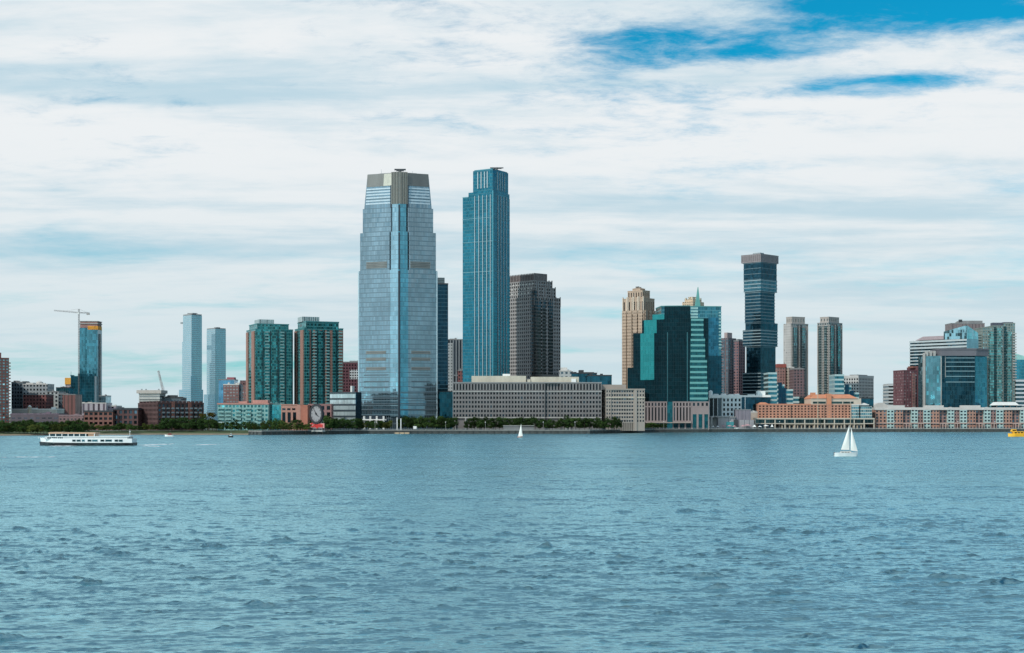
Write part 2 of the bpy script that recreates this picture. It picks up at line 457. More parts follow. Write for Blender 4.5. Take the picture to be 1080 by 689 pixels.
def build_water():
    rng = np.random.RandomState(11)
    rows = []
    Y = 58.0
    while Y < 1425:
        rows.append(Y)
        Y += min(max(Y*Y/(F*CAMH)*0.40, 0.16), 2.1)
    rows = np.array(rows)
    tmax = 0.50
    nc = 1080
    t = np.linspace(-tmax, tmax, nc)
    Yg = np.repeat(rows[:, None], nc, 1)
    Xg = Yg*t[None, :]
    dY = np.gradient(rows)[:, None]
    dX = (rows*(t[1]-t[0]))[:, None]
    Z = np.zeros_like(Xg); DX = np.zeros_like(Xg); DY = np.zeros_like(Xg)
    wind = math.radians(-78)            # the chop runs towards the viewer and a little to the right
    # slow patches where gusts roughen the surface
    gust = np.zeros_like(Xg)
    for i in range(14):
        lam = rng.uniform(35, 190); th = rng.uniform(0, 2*math.pi); k = 2*math.pi/lam
        gust += np.sin(k*(Xg*0.55*math.cos(th)+Yg*math.sin(th))+rng.uniform(0, 6.28))
    gust = np.clip(1.0+gust*0.055, 0.7, 1.4)
    # groups of steeper wavelets between calmer stretches
    grp = np.zeros_like(Xg)
    for i in range(22):
        lam = rng.uniform(1.4, 5); th = rng.uniform(0, 2*math.pi); k = 2*math.pi/lam
        grp += np.sin(k*(Xg*0.6*math.cos(th)+Yg*math.sin(th))+rng.uniform(0, 6.28))
    grp = grp/math.sqrt(11)
    near_w = np.clip((420-Yg)/260, 0, 1)
    gust = gust*(1-near_w)*0.9 + near_w*gust*(0.55+0.85*np.clip(grp-0.35, 0, 2)**1.2)
    nw = 96
    for i in range(nw):
        lam = 0.38*(11.0/0.38)**((i+rng.uniform(0, 1))/nw)
        k = 2*math.pi/lam
        th = wind + rng.normal(0, 0.40)
        kx, ky = k*math.cos(th), k*math.sin(th)
        slope = 0.074*math.exp(-0.5*((math.log(lam)-math.log(0.80))/0.62)**2)+0.015*math.exp(-0.5*((math.log(lam)-math.log(4.6))/0.5)**2)+0.003
        a = slope/k
        samp = 2*math.pi/np.maximum(np.abs(kx)*dX+1e-9, np.abs(ky)*dY+1e-9)
        fade = np.clip((samp-1.3)/1.2, 0, 1)
        if fade.max() <= 0: continue
        ph = kx*Xg+ky*Yg+rng.uniform(0, 6.28)
        A = a*fade*gust
        Z += A*np.cos(ph)
        s_ = A*np.sin(ph)*0.65
        DX -= math.cos(th)*s_; DY -= math.sin(th)*s_
    edge = np.clip((tmax-np.abs(t))/0.03, 0, 1)[None, :]*np.clip((rows-58)/6, 0, 1)[:, None]*np.clip((1422-rows)/30, 0, 1)[:, None]
    Z *= edge; DX *= edge; DY *= edge
    V = np.stack([Xg+DX, Yg+DY, Z], -1).reshape(-1, 3)
    nr = len(rows)
    idx = np.arange(nr*nc).reshape(nr, nc)
    q = np.stack([idx[:-1, :-1], idx[:-1, 1:], idx[1:, 1:], idx[1:, :-1]], -1).reshape(-1, 4)
    # calm open water further out on both sides and behind the viewer, welded on at the rim
    far = 9000.0
    nv = nr*nc
    y0, y1 = rows[0], rows[-1]
    ex = np.array([(-far, -far, 0), (far, -far, 0), (far, y0, 0), (far, y1, 0), (-far, y1, 0), (-far, y0, 0)])
    V = np.vstack([V, ex])
    right = list(idx[:, -1][::-1]); left = list(idx[:, 0])
    polys = [[nv+0, nv+1, nv+2] + list(idx[0, ::-1]) + [nv+5],
             right + [nv+2, nv+3],
             left + [nv+4, nv+5]]
    me = bpy.data.meshes.new('water')
    nq = len(q)
    loops = q.reshape(-1)
    extra = np.concatenate([np.array(p) for p in polys])
    me.vertices.add(len(V)); me.vertices.foreach_set('co', V.astype(np.float32).reshape(-1))
    me.loops.add(len(loops)+len(extra)); me.loops.foreach_set('vertex_index', np.concatenate([loops, extra]).astype(np.int32))
    starts = list(np.arange(nq)*4)
    p0 = nq*4
    for p in polys:
        starts.append(p0); p0 += len(p)
    me.polygons.add(nq+len(polys)); me.polygons.foreach_set('loop_start', np.array(starts, dtype=np.int32))
    me.update(calc_edges=True); me.validate()
    me.polygons.foreach_set('use_smooth', np.ones(len(me.polygons), dtype=bool))
    # material
    m, n = new_mat('water_surface')
    geo = n.n('ShaderNodeNewGeometry')
    pos = geo.outputs['Position']
    sp = n.n('ShaderNodeSeparateXYZ', {0: pos})
    p2 = n.n('ShaderNodeCombineXYZ', {0: sp.outputs[0], 1: sp.outputs[1], 2: 0.0}).outputs[0]
    # ripples too small for the mesh: slopes read straight from noise, so that they keep their strength far out
    def slopes(scale, sx, k, off):
        cc = n.noise(n.v('ADD', n.v('MULTIPLY', p2, (sx, 1.0, 1)), off), scale, 4, 0.6, 0.4, out=1)
        return n.v('MULTIPLY', n.v('SUBTRACT', cc, (0.5, 0.5, 0.5)), (k*0.7, k, 0.0))
    patch = n.ramp(n.noise(n.v('MULTIPLY', p2, (0.35, 1, 1)), 0.03, 4, 0.6), 0.3, 0.7, 0.8, 1.2)
    # sheltered water near the pier the picture is taken from, open chop in mid river
    patch = n.m('MULTIPLY', patch, n.ramp(sp.outputs[1], 60, 420, 0.55, 2.1, False))
    sl_ = n.v('ADD', slopes(3.2, 0.6, 1.25, (0, 0, 0)), n.v('ADD', slopes(0.7, 0.55, 1.05, (31, 7, 0)), n.v('ADD', slopes(0.16, 0.5, 0.55, (5, 19, 0)), slopes(0.05, 0.22, 0.45, (11, 3, 0)))))
    bump = n.v('NORMALIZE', n.v('ADD', geo.outputs['Normal'], n.v('SCALE', sl_, patch)))
    # foam streaks of the two boat wakes
    foam = None
    for (pa, ya, pb, yb, hw) in ((147, 469.2, 182, 468.6, 0.75), (204, 469.4, 233, 468.6, 0.6), (150, 470.3, 172, 471.0, 0.4), (52, 470.4, 84, 470.2, 0.8), (0, 482.3, 62, 482.0, 0.35)):
        def at(px, py):
            Y = CAMH*F/(py-HY); return PX(px, Y), Y
        (xa, Ya), (xb, Yb) = at(pa, ya), at(pb, yb)
        wy = CAMH*F/(((ya+yb)/2-HY)**2)*hw
        L = xb-xa
        tt = n.m('DIVIDE', n.m('SUBTRACT', sp.outputs[0], xa), L)
        yy = n.m('ADD', n.m('MULTIPLY', tt, Yb-Ya), Ya)
        dd = n.m('DIVIDE', n.m('ABSOLUTE', n.m('SUBTRACT', sp.outputs[1], yy)), wy)
        e = n.m('MULTIPLY', n.ramp(dd, 0.3, 1.0, 1, 0), n.ramp(n.m('ABSOLUTE', n.m('SUBTRACT', tt, 0.5)), 0.36, 0.5, 1, 0))
        foam = e if foam is None else n.m('MAXIMUM', foam, e)
    fn = n.noise(n.v('MULTIPLY', p2, (0.3, 0.13, 1)), 1.0, 5, 0.7)
    foam = n.m('MULTIPLY', foam, n.ramp(fn, 0.36, 0.56))
    tone = n.noise(n.v('MULTIPLY', p2, (0.35, 1, 1)), 0.012, 4, 0.55)
    deep = n.mix(n.ramp(tone, 0.35, 0.65), WATER_A, WATER_B)
    col = n.mix(foam, deep, (0.75, 0.8, 0.82))
    body = n.n('ShaderNodeBsdfDiffuse', {'Color': col})
    gloss = n.n('ShaderNodeBsdfGlossy', {'Color': WATER_SPEC, 'Roughness': 0.27, 'Normal': bump})
    fr = n.n('ShaderNodeFresnel', {'IOR': 1.95, 'Normal': bump}).outputs[0]
    fr = n.m('ADD', n.m('MULTIPLY', fr, 0.63), 0.37)
    fr = n.m('MULTIPLY', fr, n.ramp(foam, 0, 1, 1, 0, False))
    mx = n.n('ShaderNodeMixShader', {0: fr, 1: body.outputs[0], 2: gloss.outputs[0]})
    n.n('ShaderNodeOutputMaterial', {'Surface': mx.outputs[0]})
    me.materials.append(m)
    o = bpy.data.objects.new('water', me)
    o['kind'] = 'structure'
    COL.objects.link(o)
WATER_A, WATER_B, WATER_SPEC = (0.014, 0.028, 0.028), (0.020, 0.036, 0.037), (0.60, 0.94, 1.0, 1.0)
build_water()

# ------------------------------------------------------------------ land
def shore_pts(off=0.0):
    return [((p-CX)/F*y*(1+off/y), y+off) for p, y in SHORE]
def struct(name, mb, mat):
    o = mb.build(name, mat); o['kind'] = 'structure'; return o
m_ground, n = new_mat('city_ground')
gp = n.n('ShaderNodeTexCoord').outputs['Object']
gc = n.mix(n.ramp(n.noise(gp, 0.02, 5, 0.6), 0.4, 0.6), (0.11, 0.11, 0.105), (0.06, 0.09, 0.04))
finish_mat(n, Base_Color=gc, Roughness=0.95)
m_prom = mat_plain('promenade_paving', (0.22, 0.215, 0.205), 0.9, 0.2, 0.08)
m_sand = mat_plain('bank_sand', (0.22, 0.165, 0.11), 0.95, 0.3, 0.2)
m_grass = mat_plain('bank_grass', (0.06, 0.085, 0.03), 0.95, 0.35, 0.15)
m_seawall = mat_plain('seawall_stone', (0.055, 0.058, 0.055), 0.9, 0.4, 0.25)
m_cope = mat_plain('seawall_coping', (0.30, 0.29, 0.27), 0.85, 0.25, 0.2)

g = MB()
sp0 = shore_pts(34.0)
far = []
for (x, y) in sp0:
    far.append((x/y*34000.0, 34000.0))
for i in range(len(sp0)-1):
    a, b, c, d = sp0[i], sp0[i+1], far[i+1], far[i]
    g.quad((a[0],a[1],G), (b[0],b[1],G), (c[0],c[1],G), (d[0],d[1],G))
struct('ground', g, m_ground)
# promenade strip on the right of the beach, sloping bank on the left
bank = MB(); bank2 = MB(); prom = MB()
s0, s1, s2 = shore_pts(0.0), shore_pts(4.0), shore_pts(34.0)
for i in range(len(SHORE)-1):
    if SHORE[i][0] < 262:
        l0, l1 = shore_pts(-8.0)[i], shore_pts(-8.0)[i+1]
        bank.quad((*l0,-1.0), (*l1,-1.0), (*s1[i+1],1.0), (*s1[i],1.0))
        bank2.quad((*s1[i],1.0), (*s1[i+1],1.0), (*s2[i+1],G), (*s2[i],G))
    elif SHORE[i][0] > 270:
        prom.quad((*s0[i],G), (*s0[i+1],G), (*s2[i+1],G), (*s2[i],G))
i = [p for p, _ in SHORE].index(262)
prom.quad((*s1[i],1.0), (*s0[i+1],G), (*s2[i+1],G), (*s2[i],G))
struct('beach', bank, m_sand)
struct('grass_bank', bank2, m_grass)
struct('promenade', prom, m_prom)
# sea wall with a paler coping, one wall right along the quay
root = empty('sea_wall', (s0[i+1][0], s0[i+1][1], 0), 0, 'long dark stone sea wall running along the waterline below the promenade', 'sea wall')
bx, by = root.location[0], root.location[1]
w = MB(); cp = MB(); pl = MB()
for k in range(i, len(SHORE)-1):
    a, b = (s0[k] if k > i else s1[k]), s0[k+1]
    d = Vector((b[0]-a[0], b[1]-a[1], 0)); L = d.length; d.normalize(); nn = Vector((d.y, -d.x, 0))
    def strip(mb, o0, o1, z0, z1):
        P = [Vector((a[0]-bx, a[1]-by, 0))+nn*o1, Vector((b[0]-bx, b[1]-by, 0))+nn*o1, Vector((b[0]-bx, b[1]-by, 0))+nn*o0, Vector((a[0]-bx, a[1]-by, 0))+nn*o0]
        mb.prism([(p.x, p.y) for p in P], z0, z1)
    strip(w, -1.6, 0.0, -2.0, 2.75)
    strip(cp, -1.7, 0.25, 2.75, 3.25)
    for j in range(int(L/6)):
        p = Vector((a[0]-bx, a[1]-by, 0))+d*(j*6+3)+nn*0.5
        pl.box(p.x-0.25, p.x+0.25, p.y-0.25, p.y+0.25, -2, 2.4)
w.build('wall', m_seawall, root); cp.build('coping', m_cope, root)
o = pl.build('piles', m_seawall, root); o['kind'] = 'stuff'

# ------------------------------------------------------------------ shared materials
T = {}
M = T
M['concrete'] = mat_plain('concrete', (0.36, 0.35, 0.33), 0.85)
M['cream'] = mat_plain('cream_render', (0.50, 0.45, 0.36), 0.85)
M['white'] = mat_plain('white_paint', (0.74, 0.74, 0.71), 0.6, 0.12)
M['roofgrey'] = mat_plain('grey_roofing', (0.22, 0.22, 0.22), 0.9)
M['roofpale'] = mat_plain('pale_roofing', (0.55, 0.53, 0.50), 0.85)
M['dark'] = mat_plain('dark_metal', (0.035, 0.04, 0.045), 0.55)
M['steel'] = mat_plain('grey_steel', (0.30, 0.32, 0.33), 0.5, 0.15, 0.3, 0.6)
M['stone'] = mat_plain('grey_stone', (0.175, 0.162, 0.158), 0.85, 0.14)
M['stonewarm'] = mat_plain('warm_stone', (0.335, 0.28, 0.24), 0.85, 0.14)
M['brownbrick'] = mat_plain('brown_brick', (0.15, 0.07, 0.062), 0.9, 0.25)
M['redbrick'] = mat_plain('red_brick', (0.20, 0.085, 0.065), 0.9, 0.25)
M['darkbrick'] = mat_plain('dark_brick', (0.075, 0.038, 0.036), 0.9, 0.3)
M['orangebrick'] = mat_plain('orange_brick', (0.43, 0.205, 0.138), 0.9, 0.2)
M['pinkbrick'] = mat_plain('pink_brick', (0.42, 0.22, 0.17), 0.9, 0.2)
M['orangeroof'] = mat_plain('orange_roof', (0.52, 0.21, 0.115), 0.8, 0.2)
M['pane'] = mat_pane('window_pane', (0.028, 0.05, 0.065))
M['panedark'] = mat_pane('dark_window_pane', (0.010, 0.016, 0.02))
M['paneteal'] = mat_pane('teal_window_pane', (0.05, 0.20, 0.21))
M['panepale'] = mat_pane('pale_window_pane', (0.14, 0.26, 0.28))
# ================================================================== BUILDINGS, from the left of the photograph to the right
# ---- brown brick tower at the left edge
b = Bld('apartment_tower', 'brown brick apartment tower with stacked balconies, cut by the left edge of the picture', 'building', 1450, -44, -24, 9.5, 22)
w = MB()
z0, z1 = 0, b.z(378)
b.punched(w, 0, b.W, 0, b.D, z0, z1, 3.4, 3.1, 0.55, 0.5, 'FL')
b.part('wall', w, M['brownbrick'])
b.part('penthouse', MB().box(2, b.fx(1.5), 4, b.D-4, z1+.9, b.z(371.5)), M['brownbrick'])
for k in range(int(z1/3.1)-1):
    zz = 3.2+k*3.1
    o = MB().box(b.W-0.5, b.W+1.7, 1.5, 6, zz, zz+1.1)
    b.part('balcony', o, M['pinkbrick'])
b.glaze(M['panepale'])

# ---- low blocks behind the park at the left
fm_blue = mat_facade('bluegrey_facade', (0.09, 0.12, 0.14), (0.03, 0.05, 0.07), 3.2, 4.2, 0.6, 0.55)
fm_grey = mat_facade('grey_facade', (0.30, 0.32, 0.33), (0.05, 0.07, 0.09), 3.8, 4.5, 0.5, 0.5)
fm_pale = mat_facade('pale_facade', (0.42, 0.44, 0.43), (0.06, 0.09, 0.11), 4.5, 4.5, 0.5, 0.5)
fm_red = mat_facade('red_facade', (0.20, 0.075, 0.07), (0.05, 0.04, 0.05), 3.5, 4.0, 0.45, 0.5)
fm_wred = mat_facade('pinkish_facade', (0.19, 0.115, 0.115), (0.08, 0.06, 0.06), 3.6, 3.6, 0.5, 0.5)
fm_mauve = mat_facade('mauve_facade', (0.10, 0.08, 0.095), (0.08, 0.08, 0.1), 6.0, 4.0, 0.6, 0.3)
b = simple_block('office_block', 'dark blue grey block with little roof turrets beside the brown brick tower', 1700, 12, 24.3, 403.5, fm_blue, M['roofgrey'], pent=[(14, 17, 402.3), (21.5, 25, 402)])
b = simple_block('hospital_block', 'pale grey block with a round topped rooftop drum, left of the teal crane tower', 1680, 24, 50, 405.6, fm_grey, M['roofpale'], pent=[(25.5, 33, 403.6)])
x0 = b.fx(39.5)
b.part('roof_drum', MB().prism(ngon(x0, 8, 3.9, 12), b.z(405), b.z(403)).loft(ngon(x0, 8, 3.9, 12), b.z(403), ngon(x0, 8, 1.2, 12), b.z(401.8)), M['roofpale'])
simple_block('brick_block', 'wide low red brick block in front of the pale grey hospital block', 1600, 24.3, 49, 416.5, fm_red, M['roofgrey'])
simple_block('concrete_block', 'grey white block stepping down at the right of the hospital block', 1640, 49, 62, 413.6, fm_pale, M['roofgrey'], pent=[(50, 56, 412.6)])
simple_block('teal_block', 'small flat teal block peeping over the low roofs left of the orange banded tower', 1850, 59, 72, 409.2, mat_glass('teal_box_glass', (0.03, 0.24, 0.30), 2.5, 4), M['dark'], pent=[(62, 66, 408)])
simple_block('brick_warehouse', 'reddish brick warehouse with pale piers below the orange banded tower', 1620, 66, 79.5, 416.5, mat_facade('pier_facade', (0.22, 0.10, 0.09), (0.24, 0.22, 0.21), 4.2, 50, 0.22, 0.9), M['roofgrey'])
simple_block('brick_annex', 'dark narrow brick annex between the grey white block and the reddish warehouse', 1625, 61.5, 66.5, 416, fm_blue, M['roofgrey'])
b = simple_block('concrete_tower', 'slim half built tower with an orange top band, left of the crane tower', 1950, 69, 77.5, 406, mat_facade('unfinished_facade', (0.36, 0.30, 0.30), (0.12, 0.1, 0.1), 3.2, 4, 0.5, 0.4), M['roofgrey'])
b.part('safety_screen', MB().box(-0.6, b.W+0.3, -0.6, b.D, b.z(405.5), b.z(398.6)), mat_plain('orange_netting', (0.75, 0.36, 0.06), 0.85, 0.25, 0.3))
b.part('mast', MB().tube((b.fx(73.5), 6, b.z(399)), (b.fx(73.5), 6, b.z(392)), 0.35, 0.2), M['dark'])
# tall teal tower under construction
tg = mat_glass('teal_curtain_wall', (0.045, 0.185, 0.24), 2.4, 4.0, 0.12, (0.05, 0.2, 0.24), metallic=0.5, tilt=0.04, var=0.3)
b = Bld('glass_tower', 'teal glass tower under construction with an orange top edge below the tower crane', 'building', 1900, 84, 84, 103, 0, depth=20)
zt = b.z(346)
b.part('glass_facade', MB().box(0, b.W, 0, b.D, -1, zt), tg)
b.part('concrete_floor', MB().box(0.4, b.W-0.4, 0.4, b.D-0.4, zt, b.z(339.2)), mat_plain('raw_concrete', (0.30, 0.17, 0.15), 0.9, 0.35, 0.2))
b.part('safety_screen', MB().box(b.W*0.45, b.W+0.4, -0.5, b.D*0.9, b.z(347.8), b.z(344)), mat_plain('orange_screen', (0.72, 0.30, 0.04), 0.85, 0.25, 0.3))
b.part('slab_edge', MB().box(-0.4, b.W+0.4, -0.4, b.D+0.4, b.z(341.8), b.z(340.9)).box(-0.3, b.W+0.3, -0.3, b.D+0.3, b.z(339.2), b.z(338.6)), M['concrete'])
b.part('hoist_track', MB().box(b.W+0.02, b.W+1.6, 8, 10, -1, b.z(352)), M['concrete'])
b.part('lower_wing', MB().box(b.fx(77.5), b.fx(102.5), -12, -0.1, -1, b.z(397)).box(b.fx(85), b.fx(97), -12.2, -0.2, b.z(398), b.z(394.5)).box(b.fx(77.2), b.fx(80), -12.2, -6, b.z(397.2), b.z(396)), mat_glass('dark_teal_wing', (0.02, 0.12, 0.165), 2.4, 4.0, 0.14, (0.03, 0.12, 0.16), metallic=0.5, var=0.35))
simple_block('podium_block', 'long lilac white podium with faint bays at the foot of the teal crane tower', 1700, 80, 112, 425.5, mat_facade('podium_facade', (0.46, 0.42, 0.45), (0.33, 0.27, 0.32), 6, 14, 0.4, 0.85), M['roofpale'], pent=[(85, 100, 424.6)])
simple_block('stepped_podium', 'low mauve block stepping down right of the teal crane tower podium', 1710, 112.2, 122.5, 428.6, mat_facade('podium2_facade', (0.33, 0.28, 0.33), (0.14, 0.12, 0.15), 5, 5, 0.5, 0.5), M['roofpale'])
simple_block('podium_tower', 'small teal grey cube standing right against the foot of the crane tower', 1850, 104.5, 111.5, 417.8, mat_glass('cube_glass', (0.16, 0.30, 0.36), 2.5, 4), M['roofgrey'])
# tower crane
def lattice(mb, p0, p1, w, n):
    p0, p1 = Vector(p0), Vector(p1)
    d = (p1-p0); dn = d.normalized()
    a = dn.orthogonal().normalized()*w; c = dn.cross(a)
    cor = [a+c, a-c, -a-c, -a+c]
    for q in cor: mb.tube(p0+q, p1+q, w*0.22, n=4)
    for i in range(n):
        for j in range(4):
            mb.tube(p0+d*(i/n)+cor[j], p0+d*((i+1)/n)+cor[(j+1) % 4], w*0.13, n=3)
m_crane = mat_plain('crane_paint', (0.20, 0.18, 0.17), 0.6, 0.2, 0.3)
Yc = 1885
cr = empty('tower_crane', (PX(83.2, Yc), Yc, G), 0, 'tall tower crane with a level jib standing over the teal tower', 'crane')
zz = lambda py: PZ(py, Yc)-G
xx = lambda px: PX(px, Yc)-PX(83.2, Yc)
mb = MB(); lattice(mb, (0,0,0), (0,0,zz(331)), 0.65, 46); mb.build('mast', m_crane, cr)
mb = MB(); lattice(mb, (xx(82),0,zz(329.8)), (xx(57),0,zz(327.6)), 0.55, 16); mb.build('jib', m_crane, cr)
mb = MB(); lattice(mb, (xx(84),0,zz(330)), (xx(94.5),0,zz(330.2)), 0.55, 8); mb.build('counter_jib', m_crane, cr)
mb = MB(); lattice(mb, (0,0,zz(331)), (0,0,zz(326)), 0.7, 4); mb.tube((0,0,zz(326)), (xx(66),0,zz(328.4)), 0.12, n=3).tube((0,0,zz(326)), (xx(92),0,zz(329.8)), 0.12, n=3).build('apex', m_crane, cr)
MB().box(-1.3, 1.3, -2.6, -0.9, zz(331.6), zz(329.9)).build('cab', M['white'], cr)
MB().box(xx(91.5), xx(94.3), -1, 1, zz(332.2), zz(330.6)).build('counterweight', M['concrete'], cr)

# low shed roofs between the park and the blocks
simple_block('sports_hall', 'long low white hall with a lighter bay in front of the red brick block', 1520, 12, 60, 432, mat_facade('hall_facade', (0.55, 0.53, 0.48), (0.16, 0.17, 0.17), 7, 9, 0.5, 0.35), M['white'])
b = empty('storage_tank', (PX(31.3, 1500), 1500, G), 0, 'small round white tank rising above the long low white hall', 'tank')
MB().prism(ngon(0, 0, 2.0, 14), 0, PZ(429, 1500)-G).build('shell', M['cream'], b)
MB().loft(ngon(0, 0, 2.0, 14), PZ(429, 1500)-G, ngon(0, 0, 0.4, 14), PZ(427.4, 1500)-G).build('dome', M['white'], b)
simple_block('long_shed', 'long low dark mauve shed behind the trees of the left bank', 1430, 11, 62, 437, fm_mauve, mat_plain('mauve_roof', (0.16, 0.12, 0.15), 0.9))
simple_block('low_warehouse', 'low pinkish warehouse left of the brown arcaded brick block', 1400, 62, 88, 438.4, fm_wred, mat_plain('mauve_roof2', (0.24, 0.17, 0.18), 0.9))

# ---- brown brick block with open bays, dark wing beside it
b = Bld('brick_block', 'brown brick block with three rows of wide window bays behind the ferry', 'building', 1235, 88.5, 88.5, 119, 0, depth=26)
w = MB(); h = b.z(434.2)
b.punched(w, 0, b.W, 0, b.D, 0, h, 4.1, 4.4, 0.66, 0.55, 'FR', d=0.7, cap=0.0)
b.part('wall', w, mat_plain('rust_brick', (0.19, 0.088, 0.07), 0.9, 0.25))
b.part('roof', MB().box(-0.4, b.W+0.2, -0.4, b.D+0.4, h-0.2, h+1.0), M['dark'])
b.glaze(M['panedark'])
b = Bld('brick_wing', 'dark brown pillared wing with raised roof, right of the brown block behind the ferry', 'building', 1240, 119.3, 119.3, 145.5, 0, depth=28)
w = MB(); h = b.z(432)
b.punched(w, 0, b.W, 0, b.D, 0, h, 4.4, 4.6, 0.6, 0.6, 'F', d=0.9, cap=0.0)
b.part('wall', w, mat_plain('umber_brick', (0.10, 0.052, 0.05), 0.9, 0.3))
b.part('roof', MB().box(-0.2, b.W+0.4, -0.4, b.D+0.4, h-0.2, h+0.9).box(3, b.W*0.3, 3, 12, h, b.z(429.6)).box(b.W*0.35, b.W-1, 3, 16, h, b.z(430.3)), mat_plain('slate', (0.04, 0.05, 0.06), 0.8))
b.glaze(M['pane'])

# ---- dark brick loft block
b = Bld('brick_loft', 'dark red brick loft block with notched roofline and stacked balconies beside the trees', 'building', 1225, 145.5, 166.5, 215, 34)
h = b.z(425.5); w = MB()
b.punched(w, 0, b.W, 0, b.D, 0, h, 3.3, 3.6, 0.5, 0.5, 'FL', d=0.5, cap=0.6)
for i in range(11):
    x = (i+0.5)/11*b.W
    w.box(x-1.5, x+0.8, 0.2, 2.4, h+0.5, h+2.0)
for i in range(6):
    y = (i+0.5)/6*b.D
    w.box(0.2, 2.4, y-1.2, y+1.0, h+0.5, h+2.0)
b.part('wall', w, M['darkbrick'])
b.part('stair_tower', MB().box(b.W*0.30, b.W*0.36, -0.8, 4, 0, h+1.4).box(b.W*0.66, b.W*0.72, -0.8, 4, 0, h+1.4), M['redbrick'])
for i in range(9):
    for k in range(5):
        x = b.W*(0.08+0.1*i)
        b.part('balcony', MB().box(x, x+2.6, -1.4, -0.02, 3.6+k*3.6, 4.0+k*3.6).box(x, x+2.6, -1.4, -1.25, 4.0+k*3.6, 4.9+k*3.6), M['steel'])
b.glaze(M['pane'])
# white grey building with deep roof
b = simple_block('white_block', 'white block under an overhanging flat roof, behind the dark red brick loft', 1500, 146.5, 168.5, 415.5, mat_facade('white_grid_facade', (0.50, 0.50, 0.47), (0.22, 0.22, 0.22), 30, 3.4, 0.96, 0.35), M['white'], parapet=0.5)
b.part('overhanging_roof', MB().box(b.fx(144.3), b.fx(170.3), -1.5, b.D+1.5, b.z(415), b.z(411.6)), mat_plain('roof_fascia', (0.48, 0.44, 0.40), 0.8))
for pxv in (148, 152.5, 166):
    b.part('roof_vent', MB().box(b.fx(pxv)-0.6, b.fx(pxv)+0.6, 5, 6.5, b.z(411.8), b.z(410.2)), M['steel'])
simple_block('dark_block', 'low dark block with rooftop plant behind the dark brick loft, below the lattice boom crane', 1510, 170, 191, 420, fm_blue, M['dark'], pent=[(175, 183, 416.8), (184, 189, 418.5)])
Yc = 1540
cr = empty('boom_crane', (PX(174.5, Yc), Yc, G), 0, 'crawler crane with a thin leaning lattice boom between the white block and pale tower', 'crane')
mb = MB(); lattice(mb, (0,0,PZ(424, Yc)-G), (PX(167, Yc)-PX(174.5, Yc), 0, PZ(391, Yc)-G), 0.75, 20); mb.build('boom', mat_plain('boom_paint', (0.40, 0.34, 0.33), 0.6), cr)
MB().box(-2.5, 3.5, -2, 2, 0, PZ(421, Yc)-G).build('cab', M['dark'], cr)
MB().tube((PX(167, Yc)-PX(174.5, Yc), 0, PZ(391, Yc)-G), (3, 0, PZ(423, Yc)-G), 0.10, n=3).build('cable', M['dark'], cr)

# ---- two pale far towers
pg = mat_glass('pale_curtain_wall', (0.31, 0.48, 0.55), 3.2, 3.6, 0.5, (0.36, 0.43, 0.46), band=0.25, bcol=(0.30, 0.40, 0.44), metallic=0.75, rough=0.18, tilt=0.0, var=0.04, blot=0.1)
pg2 = mat_glass('pale_curtain_wall_side', (0.27, 0.44, 0.53), 3.2, 3.6, 0.3, (0.30, 0.38, 0.42), band=0.25, bcol=(0.28, 0.38, 0.43), metallic=0.75, rough=0.18, tilt=0.0, var=0.05, blot=0.1)
b = Bld('residential_tower', 'taller of the two pale blue glass towers, stepped at its left side', 'building', 2600, 193, 202, 213, 45)
b.part('glass_facade', MB().box(0, b.W, 0, b.D, -1, b.z(332.5)), pg)
b.part('shoulder', MB().box(b.W*0.1, b.W*0.8, b.D-0.1, b.fy(191), -1, b.z(360)), pg)
b.part('base', MB().box(-3, b.W+0.6, -3, b.fy(190.2), -1, b.z(411)).box(-3.5, b.fx(206.5), -3.5, 0, -1, b.z(397)), pg2)
b.part('corner_recess', MB().box(-0.35, 1.2, -0.35, 1.2, 6, b.z(363)), pg2)
b.part('roof_crown', MB().box(0.3, b.W-0.3, 0.3, b.D-0.3, b.z(332.6), b.z(331.2)).box(6, 14, 6, 14, b.z(331), b.z(329.8)), M['roofgrey'])
b.part('maintenance_crane', MB().tube((8, 8, b.z(331)), (8, 8, b.z(329.8)), 0.6).tube((b.W-2, b.D*0.4, b.z(329.8)), (2, b.D*0.6, b.z(330.2)), 0.5), M['dark'])
b.part('hoist_platform', MB().box(b.W*0.3, b.W*0.6, b.fy(193), b.fy(187), b.z(340.2), b.z(338.6)), M['steel'])
b = Bld('residential_tower', 'shorter of the two pale blue glass towers, with a flat top and dark rooftop plant', 'building', 2650, 218, 227, 238.2, 45)
b.part('glass_facade', MB().box(0, b.W, 0, b.D, -1, b.z(347)), pg)
b.part('base', MB().box(-3, b.W*0.5, -3, b.fy(216.4), -1, b.z(416)), pg2)
b.part('roof_crown', MB().box(0.3, b.W-0.3, 0.3, b.D-0.3, b.z(347.1), b.z(346)).box(8, 16, 8, 16, b.z(346), b.z(344.8)), M['roofgrey'])
b = simple_block('office_block', 'plain blue block with a red rooftop box at the foot of the shorter pale tower', 1800, 230.5, 247, 400.8, mat_glass('blue_box_glass', (0.10, 0.27, 0.40), 3, 4, var=0.2, rough=0.2), M['roofgrey'])
b.part('red_plant_room', MB().box(b.fx(239), b.fx(246.6), 2, 14, b.z(400.8), b.z(398)), mat_plain('red_cladding', (0.34, 0.10, 0.12), 0.8))
